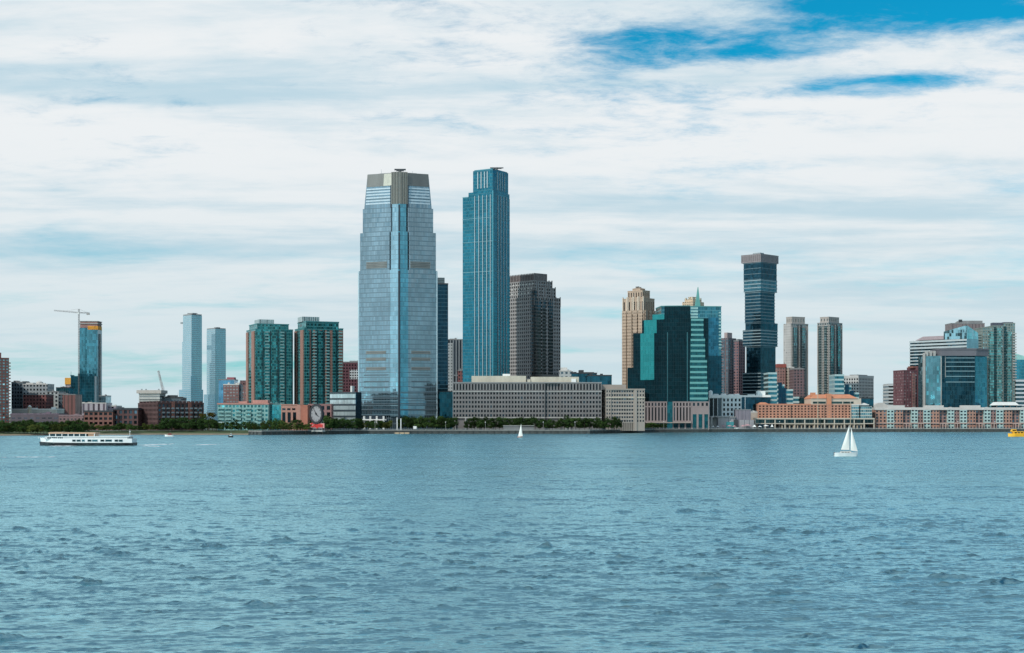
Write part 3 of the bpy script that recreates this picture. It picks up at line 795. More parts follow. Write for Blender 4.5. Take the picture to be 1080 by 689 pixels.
# stepped brick
b = simple_block('brick_block', 'stepped brown brick block left of the teal balcony towers', 1520, 235.5, 252, 406, mat_facade('brown_facade', (0.20, 0.105, 0.10), (0.20, 0.20, 0.2), 3.2, 3.2, 0.55, 0.4), M['roofpale'], depth=22)
b.part('dark_bay', MB().box(b.fx(251.9), b.fx(256), 1.5, 20, 0, b.z(406.4)), fm_blue)
b.part('rear_wing', MB().box(b.fx(249), b.fx(264), 21.8, 40, 0, b.z(400.8)), mat_facade('brown_facade2', (0.14, 0.075, 0.075), (0.05, 0.05, 0.05), 3.2, 3.2, 0.5, 0.4))
b.part('right_wing', MB().box(b.fx(256), b.fx(264), 0, 20, 0, b.z(406)), mat_facade('brown_facade3', (0.20, 0.105, 0.10), (0.20, 0.20, 0.2), 3.2, 3.2, 0.55, 0.4))

# ---- teal low rise with balcony stacks
b = Bld('balcony_block', 'pale teal low rise with stacks of white balconies and a pink roof edge', 'building', 1225, 229.5, 229.5, 283, 0, depth=30)
h = b.z(426.5); w = MB()
b.punched(w, 0, b.W, 0, b.D, 0, h, 3.1, 3.6, 0.62, 0.55, 'FR', d=0.4, cap=0.0)
b.part('wall', w, mat_plain('pale_teal_panel', (0.22, 0.40, 0.38), 0.6, 0.15))
b.part('roof', MB().box(-0.4, b.W+0.4, -0.4, b.D+0.4, h-0.2, h+1.0).box(b.fx(251), b.fx(260), 2, 12, h, b.z(423.4)).box(b.fx(266), b.fx(282), 2, 14, h, b.z(422)), mat_plain('salmon_roof', (0.45, 0.22, 0.18), 0.85))
bal = []
for (a, c) in ((230.2, 236.5), (238, 244), (248.5, 254.5), (259, 265), (270.5, 276)):
    for k in range(7 if a > 245 else 6):
        zk = 2.6+(k if a > 245 else k+1)*3.1
        if zk+1.3 > h: continue
        b.part('balcony', MB().box(b.fx(a), b.fx(c), -1.8, -0.02, zk, zk+0.35).box(b.fx(a), b.fx(c), -1.8, -1.65, zk+0.35, zk+1.35), mat_plain('balcony_white', (0.50, 0.62, 0.60), 0.5) if not bal else bal[0].active_material)
        if not bal: bal.append(b.root.children[-1])
b.glaze(M['paneteal'])
simple_block('teal_annex', 'plain teal low block between the balcony low rise and the pink gate block', 1235, 279.5, 297, 427, mat_glass('annex_glass', (0.05, 0.28, 0.30), 2, 3.4, 0.15, (0.16, 0.3, 0.3)), mat_plain('teal_roof', (0.10, 0.22, 0.22), 0.8), pent=[(284, 290, 425.8)])

# ---- the two teal balcony towers with brick edges
def liberty(label, xl, xc, xr, phi, Y, ytop, yp, pent, steps, brick_l, brick_f, seed):
    b = Bld('residential_tower', label, 'building', Y, xl, xc, xr, phi, group='teal balcony towers')
    W, D = b.W, b.D
    glass = mat_glass('balcony_tower_glass', (0.036, 0.20, 0.21), 1.8, 3.0, 0.12, (0.05, 0.20, 0.20), band=0.24, bcol=(0.06, 0.21, 0.21), metallic=0.7, tilt=0.09, var=0.75, blot=0.15) if 'balcony_tower_glass' not in bpy.data.materials else bpy.data.materials['balcony_tower_glass']
    zt, zs = b.z(ytop), b.z(steps)
    body = MB().box(0, W, 0, D, -1, zs).box(W*0.06, W*0.9, D*0.06, D*0.94, zs, zt)
    b.part('glass_facade', body, glass)
    cap = mat_plain('teal_parapet', (0.05, 0.20, 0.21), 0.6) if 'teal_parapet' not in bpy.data.materials else bpy.data.materials['teal_parapet']
    b.part('roof', MB().box(W*0.05, W*0.91, D*0.05, D*0.95, zt, zt+1.0).box(-.2, W*0.06-0.05, -.2, D+.2, zs, zs+0.8).box(W*0.905, W+.2, -.2, D+.2, zs, zs+0.8), cap)
    b.part('penthouse', MB().box(b.fx(pent[0]), b.fx(pent[1]), D*0.3, D*0.8, zt+0.9, b.z(yp)), mat_facade('penthouse_panel', (0.36, 0.42, 0.42), (0.22, 0.28, 0.28), 2.2, 30, 0.4, 0.9))
    nfl = int(zs/3.0)
    # projecting bays run the full height, balconies sit between them
    rnd = random.Random(seed)
    nb = max(4, int(W/6.5))
    bay = MB()
    for i in range(nb):
        x = (i+0.5)/nb*W
        if i % 2 == 0: bay.box(x-1.5, x+1.5, -1.3, 0.1, 0, zs-2)
    for i in range(max(2, int(D/7))):
        y = (i+0.5)/max(2, int(D/7))*D
        if not brick_l: bay.box(-1.3, 0.1, y-1.5, y+1.5, 0, zs-2)
    b.part('bay_window', bay, glass, kind='stuff')
    brick = bpy.data.materials.get('tower_brick') or mat_plain('tower_brick', (0.27, 0.145, 0.115), 0.9, 0.2)
    strips = MB()
    for x0, x1 in brick_f:
        strips.box(b.fx(x0), b.fx(x1), -0.9, 0.3, 0, zs-1.5)
    for y0, y1 in brick_l:
        strips.box(-0.9, 0.3, b.fy(y1), b.fy(y0), 0, zs-1.5)
    b.part('brick_pier', strips, brick)
    dks = MB()  # proud dark strips painting the shade of recesses between the bays
    for i in range(nb+1):
        x = i/nb*W
        dks.box(max(0.3, x-0.55), min(W-0.3, x+0.55), -0.12, 0.3, 0, zs-1.2)
    b.part('recess_shade_strip', dks, bpy.data.materials.get('recess_shade_teal') or mat_plain('recess_shade_teal', (0.014, 0.05, 0.055), 0.6), kind='stuff')
    mbal = mat_plain('balcony_slab', (0.22, 0.38, 0.37), 0.6) if 'balcony_slab' not in bpy.data.materials else bpy.data.materials['balcony_slab']
    rest = MB(); cnt = 0
    for k in range(nfl-1, 0, -1):
        for i in range(nb):
            if i % 2 == 1:
                x = (i+0.5)/nb*W
                mb = MB().box(x-2.0, x+2.0, -1.6, -0.02, k*3.0, k*3.0+0.25).box(x-2.0, x+2.0, -1.6, -1.5, k*3.0+0.25, k*3.0+1.2)
                if cnt < 100:
                    b.part('balcony', mb, mbal); cnt += 1
                else:
                    o = len(rest.v); rest.v += mb.v; rest.f += [tuple(q+o for q in f) for f in mb.f]
    if rest.f: b.part('balconies', rest, mbal, kind='stuff')
    return b
b = liberty('left teal balcony tower, plain teal front with a brick strip only at its left edge', 260, 269.5, 309, 24, 1400, 342, 336, (276, 292), 347.5, [(260.3, 262.2), (266, 268.8)], [], 3)
b = liberty('right teal balcony tower, with brick piers between the bays up its front', 311, 321, 362, 24, 1400, 339.5, 333.3, (322, 340), 346.3, [(311.2, 313.4), (317.5, 320.4)], [(324.5, 327.5), (330.5, 332), (337, 339.5), (343, 344.5), (348, 350.5), (357.5, 361.5)], 4)
# dark red block behind
b = simple_block('brick_tower', 'dark red block with a white gridded corner, half hidden left of the tall faceted tower', 1650, 361.5, 381, 382.2, mat_facade('maroon_facade', (0.10, 0.035, 0.045), (0.03, 0.02, 0.025), 3.2, 3.6, 0.5, 0.5), M['roofgrey'], depth=25, pent=[(368, 380, 380.4)])
b.part('white_grid', MB().box(b.fx(369), b.fx(380.9), -0.4, 0.2, b.z(400), b.z(390)), mat_facade('white_grid', (0.5, 0.5, 0.5), (0.04, 0.04, 0.05), 2.6, 3.0, 0.6, 0.6))

# ---- pink gate block behind the clock
b = Bld('gate_block', 'salmon brick block with tall dark openings behind the big clock', 'building', 1230, 296.5, 296.5, 319, 0, depth=22)
h = b.z(427.5)
w = MB()
b.punched(w, 0, b.fx(313.5), 0, b.D, h*0.28, h*0.74, 4.3, 8.5, 0.62, 0.9, 'F', d=0.8, cap=0.0)
w.box(0.1, b.fx(313.5)-0.1, 0.1, b.D, 0, h*0.28)
w.box(0, b.fx(313.5), 0, b.D, h*0.74, h)
w.box(b.fx(313.5), b.fx(317), -0.6, b.D, 0, h+0.5)
w.box(-0.3, b.fx(313.5), -0.3, b.D+0.2, h, h+0.8)
b.part('wall', w, M['pinkbrick'])
for i in range(3):
    x = b.fx(299.4+i*5.2)
    b.part('window', MB().box(x-1.4, x+1.4, -0.02, 0.5, h*0.80, h*0.88), M['panedark'])
b.part('side_wall', MB().box(b.fx(317), b.fx(324.5), -0.5, b.D, 0, h+0.2), mat_plain('rust_render', (0.40, 0.15, 0.10), 0.9))
b.glaze(M['panedark'])
b = Bld('arcade_block', 'low salmon arcade with dark square openings, right behind the clock face', 'building', 1245, 325, 325, 349.5, 0, depth=14)
h = b.z(427); w = MB()
b.punched(w, 0, b.W, 0, b.D, 0, h, 4.6, 5.2, 0.6, 0.62, 'FR', d=0.7, cap=0.7)
b.part('wall', w, mat_plain('dusky_brick', (0.28, 0.15, 0.14), 0.9)); b.glaze(M['panedark'])

# ---- banded glass block at the foot of the faceted tower
b = Bld('banded_block', 'low block in pale glass bands with dark blue right side, left of the faceted tower', 'building', 1262, 348, 375.3, 380.5, 62)
h = b.z(414.5)
gb = mat_glass('pale_band_glass', (0.36, 0.43, 0.44), 1.6, 5.3, 0.12, (0.3, 0.36, 0.37), metallic=0.35, rough=0.12, var=0.15)
b.part('glass_facade', MB().box(0, b.W, 0, b.D, -1, h), gb)
w = MB(); b.bands(w, 0.05, b.W-0.05, 0.0, b.D-0.05, 1.5, h, 5.2, 1.5, 0.35)
b.part('floor_band', w, mat_plain('dark_band', (0.03, 0.045, 0.055), 0.4))
b.part('dark_side', MB().box(-0.40, b.W+0.5, -0.5, 0.1, -1, h+0.4), mat_glass('navy_glass', (0.012, 0.06, 0.10), 1.6, 5.2, 0.1, (0.02, 0.05, 0.08), var=0.2))
b.part('plant_room', MB().box(3, b.W-1, 6, b.fy(367.5), h, b.z(407)), M['roofpale'])

# ================================================================== the tallest tower, faceted with a split corner
GL = mat_glass('sky_glass_left', (0.195, 0.295, 0.35), 1.5, 4.25, 0.2, (0.07, 0.115, 0.14), band=0.17, bcol=(0.10, 0.16, 0.195), metallic=0.9, rough=0.07, tilt=0.025, var=0.14, blot=0.18)
GC = mat_glass('bright_corner_glass', (0.23, 0.40, 0.48), 1.5, 4.25, 0.14, (0.18, 0.27, 0.32), band=0.13, bcol=(0.15, 0.26, 0.31), metallic=0.9, rough=0.06, tilt=0.03, var=0.15)
m_slot = mat_plain('recess_panel', (0.02, 0.032, 0.045), 0.35)
m_louv = mat_plain('louvre_metal', (0.12, 0.125, 0.12), 0.5)
m_gold = mat_plain('bronze_panel', (0.17, 0.165, 0.155), 0.42, 0.15, 0.1, 0.7)
b = Bld('skyscraper', 'tallest tower on the waterfront, pale blue faceted glass stepping in to a louvred crown', 'skyscraper', 1300, 378.5, 421, 461, 45, fold=21)
W, D = b.W, b.D
def notch(i, slot=True, a=None, c=None):
    """plan outline inset by i metres with the two recessed slots beside the split corner"""
    x1, y1 = W-i, D-i
    if not slot: return [(i,i),(x1,i),(x1,y1),(i,y1)]
    sx, sy = b.fx(430.4), b.fy(411.8)
    e = 2.0
    return [(i,i),(sx,i),(sx,i+2.4),(sx+e,i+2.4),(sx+e,i),(x1,i),(x1,y1),(i,y1),(i,sy+e),(i+2.4,sy+e),(i+2.4,sy),(i,sy)]
Z = lambda py: PZ(py, 1313)-G
shaft = MB()
shaft.prism(notch(0, False), Z(446)+6.5, Z(286))
shaft.prism(notch(0.6), Z(286), Z(246))
shaft.prism(notch(1.9), Z(246), Z(220.5))
ta, tb = notch(2.6), notch(4.2)
shaft.loft(ta, Z(220.5), tb, Z(184.5))
b.part('glass_facade', shaft, GL)
# slot backs
sl_ = MB()
sx, sy = b.fx(430.4), b.fy(411.8)
for i, za, zb in ((0.6, 286, 246), (1.9, 246, 220.5)):
    sl_.box(sx+0.02, sx+1.98, i+2.0, i+2.9, Z(za), Z(zb)); sl_.box(i+2.0, i+2.9, sy+0.02, sy+1.98, Z(za), Z(zb))
    sl_.box(sx-0.3, sx+0.01, i-0.25, i+2.2, Z(za), Z(zb)); sl_.box(i-0.25, i+2.2, sy-0.3, sy+0.01, Z(za), Z(zb))
sl_.box(sx-0.4, sx+2.4, 2.0, 7.5, Z(220.4), Z(197)); sl_.box(2.0, 7.5, sy-0.4, sy+2.4, Z(220.4), Z(197))
sl_.box(sx+0.2, sx+1.5, 2.6, 8, Z(197), Z(184.6)); sl_.box(2.6, 8, sy+0.2, sy+1.5, Z(197), Z(184.6))
b.part('corner_recess', sl_, m_slot)
# corner piece: brighter glass folded round the corner, dark line down its edge
cb = MB(); cb2_ = MB()
for i, za, zb in ((-0.45, 440, 286), (0.15, 286, 246), (1.45, 246, 217)):
    cb.box(i, i+1.2, i+1.2, sy-0.35, Z(za), Z(zb)); cb2_.box(i, sx-0.35, i, i+1.2, Z(za), Z(zb))
b.part('corner_bay', cb, GC)
b.part('corner_bay', cb2_, mat_glass('teal_corner_glass', (0.09, 0.29, 0.38), 1.5, 4.25, 0.14, (0.07, 0.2, 0.26), band=0.13, bcol=(0.06, 0.17, 0.22), metallic=0.9, rough=0.06, tilt=0.03, var=0.2))
b.part('corner_joint', MB().box(-0.75, 0.35, -0.75, 0.35, Z(446), Z(287)).box(-0.1, 0.8, -0.1, 0.8, Z(286), Z(247)).box(1.2, 2.1, 1.2, 2.1, Z(246), Z(218)), m_slot)
b.part('roof', MB().loft(notch(4.2, False), Z(184.55), notch(4.2, False), Z(183.9)).box(10, W-10, 10, D-10, Z(184), Z(182.9)), M['roofgrey'])
# crown: upright metal fins at the corner, bronze panels and pale louvres either side
ins = lambda zz: 2.6+(4.2-2.6)*(zz-Z(220.5))/(Z(184.5)-Z(220.5))
b.part('crown_core', MB().box(1.5, sx+0.2, 1.5, sy+0.2, Z(217.5), Z(183.8)), m_slot)
fins = MB()
for k in range(5):
    u = 1.9+(sx-2.1)*k/4
    w_ = 0.34 if k in (1, 3) else 0.24
    fins.box(u-w_, u+w_, 0.6, 1.48, Z(217), Z(183.4)); fins.box(0.6, 1.48, u-w_+0.05, u+w_+0.05, Z(217.05), Z(183.45))
b.part('crown_fins', fins, mat_plain('pale_fin_metal', (0.21, 0.20, 0.175), 0.4, 0.1, 0.1, 0.5))
pan = MB(); lou = MB()
def slope_strip(mb, u0, u1, ya, yb, out, swap):
    za, zb = Z(ya), Z(yb)
    ia, ib = ins(za)-out, ins(zb)-out
    p = [(u0, ia), (u1, ia), (u1, ia+1.2), (u0, ia+1.2)]
    q = [(u0, ib), (u1, ib), (u1, ib+1.2), (u0, ib+1.2)]
    if swap:
        p = [(y, x) for x, y in reversed(p)]; q = [(y, x) for x, y in reversed(q)]
    mb.loft(p, za, q, zb)
uF, uL = W-4.5, D-4.5
slope_strip(pan, sx+1.6, uF, 197.4, 184.3, 0.35, 0)
slope_strip(pan, sy+1.6, uL, 197.4, 184.3, 0.35, 1)
for y in (200, 203, 206, 209.2, 212.4, 215.4):
    slope_strip(lou, sx+2.2, uF, y+0.75, y-0.75, 0.5, 0)
    slope_strip(lou, sy+2.2, uL, y+0.75, y-0.75, 0.5, 1)
b.part('crown_panel', pan, m_gold)
pn = MB(); slope_strip(pn, b.fy(401), b.fy(411)-1, 197.2, 184.5, 0.6, 1); b.part('reflection_panel', pn, mat_plain('gold_reflection_paint', (0.50, 0.47, 0.39), 0.5))  # golden reflection on the crown panels put into a paler colour
b.part('crown_louvre', lou, mat_plain('white_louvre', (0.42, 0.50, 0.55), 0.5))
# louvre grilles
def grille(name, face, pa, pb, ya, yb, nl, off):
    r = MB(); f_ = MB()
    a0, a1 = (b.fx(pa), b.fx(pb)) if face == 'F' else (b.fy(pb), b.fy(pa))
    def bx_(mb, u0, u1, o0, o1, z0, z1):
        if face == 'F': mb.box(u0, u1, o0, o1, z0, z1)
        else: mb.box(o0, o1, u0, u1, z0, z1)
    bx_(r, a0, a1, off-0.15, off+0.3, Z(yb), Z(ya))
    for k in range(nl):
        zz = Z(yb)+(k+0.5)/nl*(Z(ya)-Z(yb))
        bx_(f_, a0-0.3, a1+0.3, off-0.55, off-0.1, zz-0.3, zz+0.3)
    g_ = b.part(name, r, m_louv)
    b.part('louvre_blades', f_, mat_plain('blade_metal', (0.20, 0.20, 0.19), 0.5), parent=g_)
for fc, pa, pb in (('L', 386, 407.5), ('F', 433.5, 454)):
    grille('louvre_band', fc, pa, pb, 276.8, 283.8, 4, 0.6)
    for ya in (370.5, 377.5, 387.5):
        grille('louvre_band', fc, pa+0.5, pb-0.5, ya, ya+3.4, 2, 0.0)
# strong floor lines low on the two faces
low = MB()
for y in (395.8, 402.5, 409, 414.5, 420, 426, 432):
    wide = y > 412
    low.box(b.fx(434) if not wide else b.fx(422), b.fx(453) if not wide else b.fx(459.5), -0.9 if wide else -0.35, 0.2, Z(y)-0.55, Z(y)+0.35)
    low.box(-0.9 if wide else -0.35, 0.2, b.fy(410) if not wide else b.fy(420), b.fy(384) if not wide else b.fy(380), Z(y)-0.55, Z(y)+0.35)
b.part('spandrel_band', low, mat_plain('spandrel_metal', (0.07, 0.10, 0.12), 0.4))
ed = MB()
for xx_, yy_ in ((W, 0), (0, D)):
    ed.box(xx_-0.6, xx_+0.25, yy_-0.25 if yy_ == 0 else yy_-0.6, yy_+0.6 if yy_ == 0 else yy_+0.25, 6, Z(286.5))
b.part('edge_trim', ed, mat_plain('edge_metal', (0.42, 0.50, 0.53), 0.35, 0.1, 0.1, 0.6))
b.part('lobby', MB().box(1.5, W-1, 1.5, D-1, -1, Z(446)+6.5), mat_glass('lobby_glass', (0.10, 0.16, 0.19), 2.0, 5, 0.15))
# entrance portico on the left face: slim white columns
for pxv in (386.5, 393, 399.8, 407):
    b.part('column', MB().box(-2.6, -1.6, b.fy(pxv)-0.4, b.fy(pxv)+0.4, -0.5, 12.0), M['white'])
b.part('portico_beam', MB().box(-2.9, -0.4, b.fy(408), b.fy(385.5), 8.2, 9.2), M['white'])
b.part('portico_openings', MB().box(-0.35, 0.1, b.fy(406), b.fy(387), 9.4, 12.2), m_slot)
# roof maintenance crane
zr = Z(184)
p0, p1, pm = b.loc(416, 7), b.loc(428, 7), b.loc(421.8, 7)
b.part('maintenance_crane', MB().tube((*p0, Z(180.2)), (*p1, Z(180.2)), 0.75, n=6).tube((*b.loc(418, 6.9), Z(181.2)), (*b.loc(426, 6.9), Z(181.2)), 0.6, n=6).tube((*pm, Z(184)), (*pm, Z(179.6)), 1.3, 0.8, n=6), M['dark'])
b.part('antenna', MB().tube((10, D-12, zr), (10, D-12, Z(178.5)), 0.12, 0.06, 4).tube((W-12, 12, zr), (W-12, 12, Z(180.5)), 0.12, 0.06, 4), M['steel'])

# ---- narrow dark tower behind it
b = Bld('office_tower', 'narrow dark blue tower showing behind the right edge of the tallest tower', 'building', 1480, 455, 459, 472.6, 12)
dg = mat_glass('deep_blue_glass', (0.005, 0.035, 0.058), 1.6, 4.0, 0.12, (0.02, 0.07, 0.10), band=0.2, bcol=(0.012, 0.06, 0.09), var=0.3)
b.part('glass_facade', MB().box(0, b.W, 0, b.D+12, -1, b.z(299)), dg)
b.part('plant_room', MB().box(1, b.fx(469.3), 2, b.D+8, b.z(299.1), b.z(292.6)), mat_facade('plant_louvre', (0.12, 0.15, 0.16), (0.05, 0.08, 0.09), 60, 1.6, 0.98, 0.4))
b.part('roof_edge', MB().box(-0.2, b.W+0.2, -0.2, b.D+12.2, b.z(300), b.z(298.6)), M['dark'])
b = Bld('glass_annex', 'low dark green glass annex at the right foot of the tallest tower', 'building', 1330, 459.5, 459.5, 477.2, 0, depth=22)
b.part('glass_facade', MB().box(0, b.W, 0, b.D, -1, b.z(413.5)), mat_glass('annex_dark_glass', (0.008, 0.055, 0.075), 2.0, 4.0, 0.1, (0.015, 0.05, 0.06), var=0.3))
b.part('roof_edge', MB().box(-0.1, b.W+0.3, -0.3, b.D, b.z(413.6), b.z(412.8)), M['dark'])
b = simple_block('office_tower', 'grey tower with a pale left strip and dark ribs between the two tallest towers', 1700, 472, 489.5, 358.5, mat_facade('ribbed_facade', (0.20, 0.215, 0.225), (0.035, 0.05, 0.07), 3.4, 60, 0.55, 0.98), M['roofgrey'], depth=24, pent=[(474, 480, 357)])
b.part('pale_strip', MB().box(-0.3, b.fx(477.5), -0.5, 5, -1, b.z(362)), mat_facade('strip_facade', (0.36, 0.37, 0.37), (0.16, 0.18, 0.2), 3.2, 3.6, 0.4, 0.4))
simple_block('brick_block', 'tiny red brick block at the foot of the ribbed grey tower', 1640, 482.8, 488.5, 391, fm_red, M['roofgrey'], depth=12)
# ---- teal tower with white fins and a notched top
b = Bld('skyscraper', 'second tallest tower, teal glass with thin white upright fins and a notched top', 'skyscraper', 1600, 488, 520, 537.6, 58)
W, D, Z = b.W, b.D, b.z
tl = mat_glass('fin_tower_glass', (0.017, 0.135, 0.19), 1.6, 3.6, 0.10, (0.03, 0.15, 0.19), band=0.16, bcol=(0.025, 0.13, 0.17), metallic=0.85, tilt=0.03, var=0.22, blot=0.2)
yS = b.fy(494); yT = b.fy(498.3)
b.part('glass_facade', MB().box(0, W, 0, D, -1, Z(206)).box(0.2, W-0.2, 0.2, yS, Z(206), Z(201)).box(1.2, W-1.2, 1.2, yT, Z(201), Z(178.2)), tl)
b.part('roof', MB().box(2, W-2, 2, yT-1, Z(178.2), Z(177.2)).box(-.15, W+.15, yS, D+.15, Z(206), Z(205.2)), mat_plain('teal_coping', (0.08, 0.24, 0.28), 0.5))
fm_white = mat_plain('white_fin', (0.36, 0.43, 0.46), 0.45, 0.06)
for pxv in (501, 505.2, 509.4, 513.6, 517.4):
    yy = b.fy(pxv); b.part('fin', MB().box(-0.7, 0.05, yy-0.34, yy+0.34, 0, Z(205)), fm_white)
for pxv in (525, 528, 531, 534):
    xv = b.fx(pxv); b.part('fin', MB().box(xv-0.30, xv+0.30, -0.7, 0.05, 0, Z(205)), fm_white)
for pxv in (503.5, 507, 510.6, 513.5):
    yy = b.fy(pxv); b.part('crown_fin', MB().box(0.6, 1.3, yy-0.55, yy+0.55, Z(197.5), Z(180)), fm_white)
for pxv in (525.5, 528, 530.5, 533):
    xv = b.fx(pxv); b.part('crown_fin', MB().box(xv-0.3, xv+0.3, 0.6, 1.3, Z(199), Z(180)), fm_white)
lm = mat_plain('floor_line_metal', (0.14, 0.30, 0.35), 0.5)
for yy in (229, 254, 286):
    b.part('floor_line', MB().box(-0.35, W+0.25, -0.35, D+0.25, Z(yy)-0.25, Z(yy)+0.25), lm)
b.part('corner_trim', MB().box(-0.5, 0.6, -0.5, 0.6, 0, Z(201)), mat_plain('teal_trim', (0.05, 0.24, 0.30), 0.4))
pm = b.loc(524, 5)
b.part('maintenance_crane', MB().tube((*b.loc(517, 5), Z(176.4)), (*b.loc(531, 5), Z(176.4)), 0.6, n=6).tube((*b.loc(521, 5.1), Z(177)), (*b.loc(529, 5.1), Z(177)), 0.5, n=6).tube((*pm, Z(178.4)), (*pm, Z(175.8)), 1.2, 0.7, n=6), M['dark'])

# ---- stepped grey brown stone tower
b = Bld('office_tower', 'grey brown stone tower with a stepped crown, right of the teal finned tower', 'building', 1665, 530, 563, 591.2, 42)
W, D, Z = b.W, b.D, b.z
w = MB()
xA, xB, xC = b.fx(587.4), b.fx(585.4), b.fx(581)
b.punched(w, 0, W, 0, D, -0.5, Z(313), 3.7, 4.3, 0.56, 0.58, 'FL', d=0.7, cap=0.5)
b.punched(w, 2.2, xA, 2.2, D-2, Z(313), Z(302.5), 3.7, 4.3, 0.56, 0.58, 'FL', d=0.7, cap=0.5)
b.punched(w, 4.6, xB, 4.6, D-3, Z(302.5), Z(295.5), 3.7, 4.3, 0.56, 0.58, 'FL', d=0.7, cap=0.5)
b.part('wall', w, mat_plain('taupe_stone', (0.29, 0.275, 0.27), 0.8, 0.15))
w2 = MB()
b.punched(w2, 6.5, xC, 6.5, D-4, Z(295.5), Z(288.6), 2.6, 9.0, 0.5, 0.8, 'FL', d=0.8, cap=0.4)
b.part('crown', w2, mat_plain('maroon_stone', (0.085, 0.055, 0.058), 0.8, 0.2))
pin = MB()
for i in range(13):
    x = 6.5+i/12*(xC-7.5); pin.box(x, x+0.9, 6.2, 7.2, Z(296), Z(287.2))
for i in range(17):
    y = 6.5+i/16*(D-11.5); pin.box(6.2, 7.2, y, y+0.9, Z(296), Z(287.2))
for (x1, yin, za, zb) in ((xB, 4.5, 303, 294.0), (xA, 2.1, 313, 301), (W, -0.1, 322, 311.5)):
    for i in range(7):
        x = yin+i/6*(x1-yin-1); pin.box(x, x+0.9, yin-0.35, yin+0.6, Z(za), Z(zb))
b.part('pinnacles', pin, mat_plain('pinnacle_stone', (0.22, 0.19, 0.18), 0.8, 0.1))
dk = MB()
for (pa, pb) in ((566.5, 570.5), (572, 575.5), (578.5, 583)):
    dk.box(b.fx(pa), b.fx(pb), -0.25, 0.6, 2, Z(316))
b.part('glass_bay', dk, mat_glass('bay_glass', (0.02, 0.05, 0.07), 1.5, 3.9, 0.15, (0.10, 0.10, 0.10), band=0.35, bcol=(0.10, 0.095, 0.095), var=0.5))
b.part('corner_bay', MB().box(-0.3, b.fx(566), -0.3, 2.5, 2, Z(306)).box(-0.3, 2.5, -0.3, b.fy(560), 2, Z(306)), mat_glass('bay_glass2', (0.018, 0.04, 0.055), 3.0, 3.9, 0.6, (0.085, 0.075, 0.072), band=0.4, bcol=(0.10, 0.09, 0.085), var=0.5))
lt = MB()  # pale blocks painting bright reflections in the upper windows
for y in (298.6, 303.4, 308.2):
    for i in range(7):
        a = b.fy(559-i*3.4)
        lt.box(4.3 if y < 303 else 2.0 if y < 312 else -0.1, 5.2, a-1.0, a+1.0, Z(y)-1.0, Z(y)+0.7)
b.part('painted_window_glint', lt, mat_plain('painted_window_glint', (0.50, 0.48, 0.45), 0.5), kind='stuff')
b.glaze(M['panedark'])
b.part('entrance_block', MB().box(b.fx(567), W+2, -8, -0.5, -1, Z(395)), M['stone'])

# ---- long grey stone office on the quay
b = Bld('stone_office', 'long grey stone office with a row of tall top windows behind the quay trees', 'building', 1275, 477.5, 477.5, 634.5, 0, depth=38)
W, D, Z = b.W, b.D, b.z
w = MB()
pitch = 2.71
xr1 = b.fx(522.6); xr2 = b.fx(575); xr3 = b.fx(591)
zt, zm, zl = Z(404), Z(412.6), Z(440.6)
segs = [(0, b.fx(574.6), 0.0), (b.fx(574.6)+0.1, xr3-0.1, 1.8), (xr3, W, 0.0)]
for x0, x1, off in segs:
    b.punched(w, x0, x1, off, D, zl, zm, pitch, 3.72, 0.60, 0.56, 'FR' if x1 == W else 'F', d=0.7, cap=0)
    b.punched(w, x0, x1, off, D, zm+0.01, zt, pitch, 9, 0.50, 0.74, 'F', d=0.7, cap=0)
    w.box(x0+1, x1-1, off+1, D-1, -1, zl)
    n_ = int((x1-x0)/10.8)
    for i in range(n_+1):
        x = x0+i*(x1-x0)/max(1, n_)
        w.box(max(x0, x-0.8), min(x1, x+0.8), off+0.05, off+1.6, -1, zl)
b.part('wall', w, M['stone'])
co_ = MB()
for x0, x1, off in segs:
    co_.box(x0-0.15, x1+0.15, off-0.35, off+1.2, zm-0.9, zm-0.25)
    co_.box(x0-0.15, x1+0.15, off-0.35, off+1.2, zl-0.5, zl+0.4)
b.part('cornice', co_, M['concrete'])
b.part('roof', MB().box(-0.2, W+0.2, -0.25, 1.0, zt-0.2, zt+0.7).box(0, W, 0.9, D, zt-0.2, zt+0.25), M['roofgrey'])
b.part('penthouse', MB().box(b.fx(497), b.fx(555), 9, 30, zt+0.2, Z(396.3)).box(b.fx(560), b.fx(611), 9, 30, zt+0.2, Z(397.3)).box(b.fx(556.2), b.fx(559.5), 8, 12, zt+0.2, Z(400)), M['cream'])
b.part('plant_room', MB().box(b.fx(530), b.fx(538), 14, 24, Z(396.4), Z(394)).box(b.fx(603), b.fx(608), 8, 20, zt, Z(399.4)), M['white'])
tall = [q for q in b.wins if q[5] > 4]; small = [q for q in b.wins if q[5] <= 4]
b.wins = small + tall
b.glaze(M['panedark'])
for px0 in (480, 491, 597, 601):
    b.part('arch', MB().box(b.fx(px0)-0.5, b.fx(px0)+0.5, -0.6, 0.4, -0.5, zl-0.3), M['concrete'])
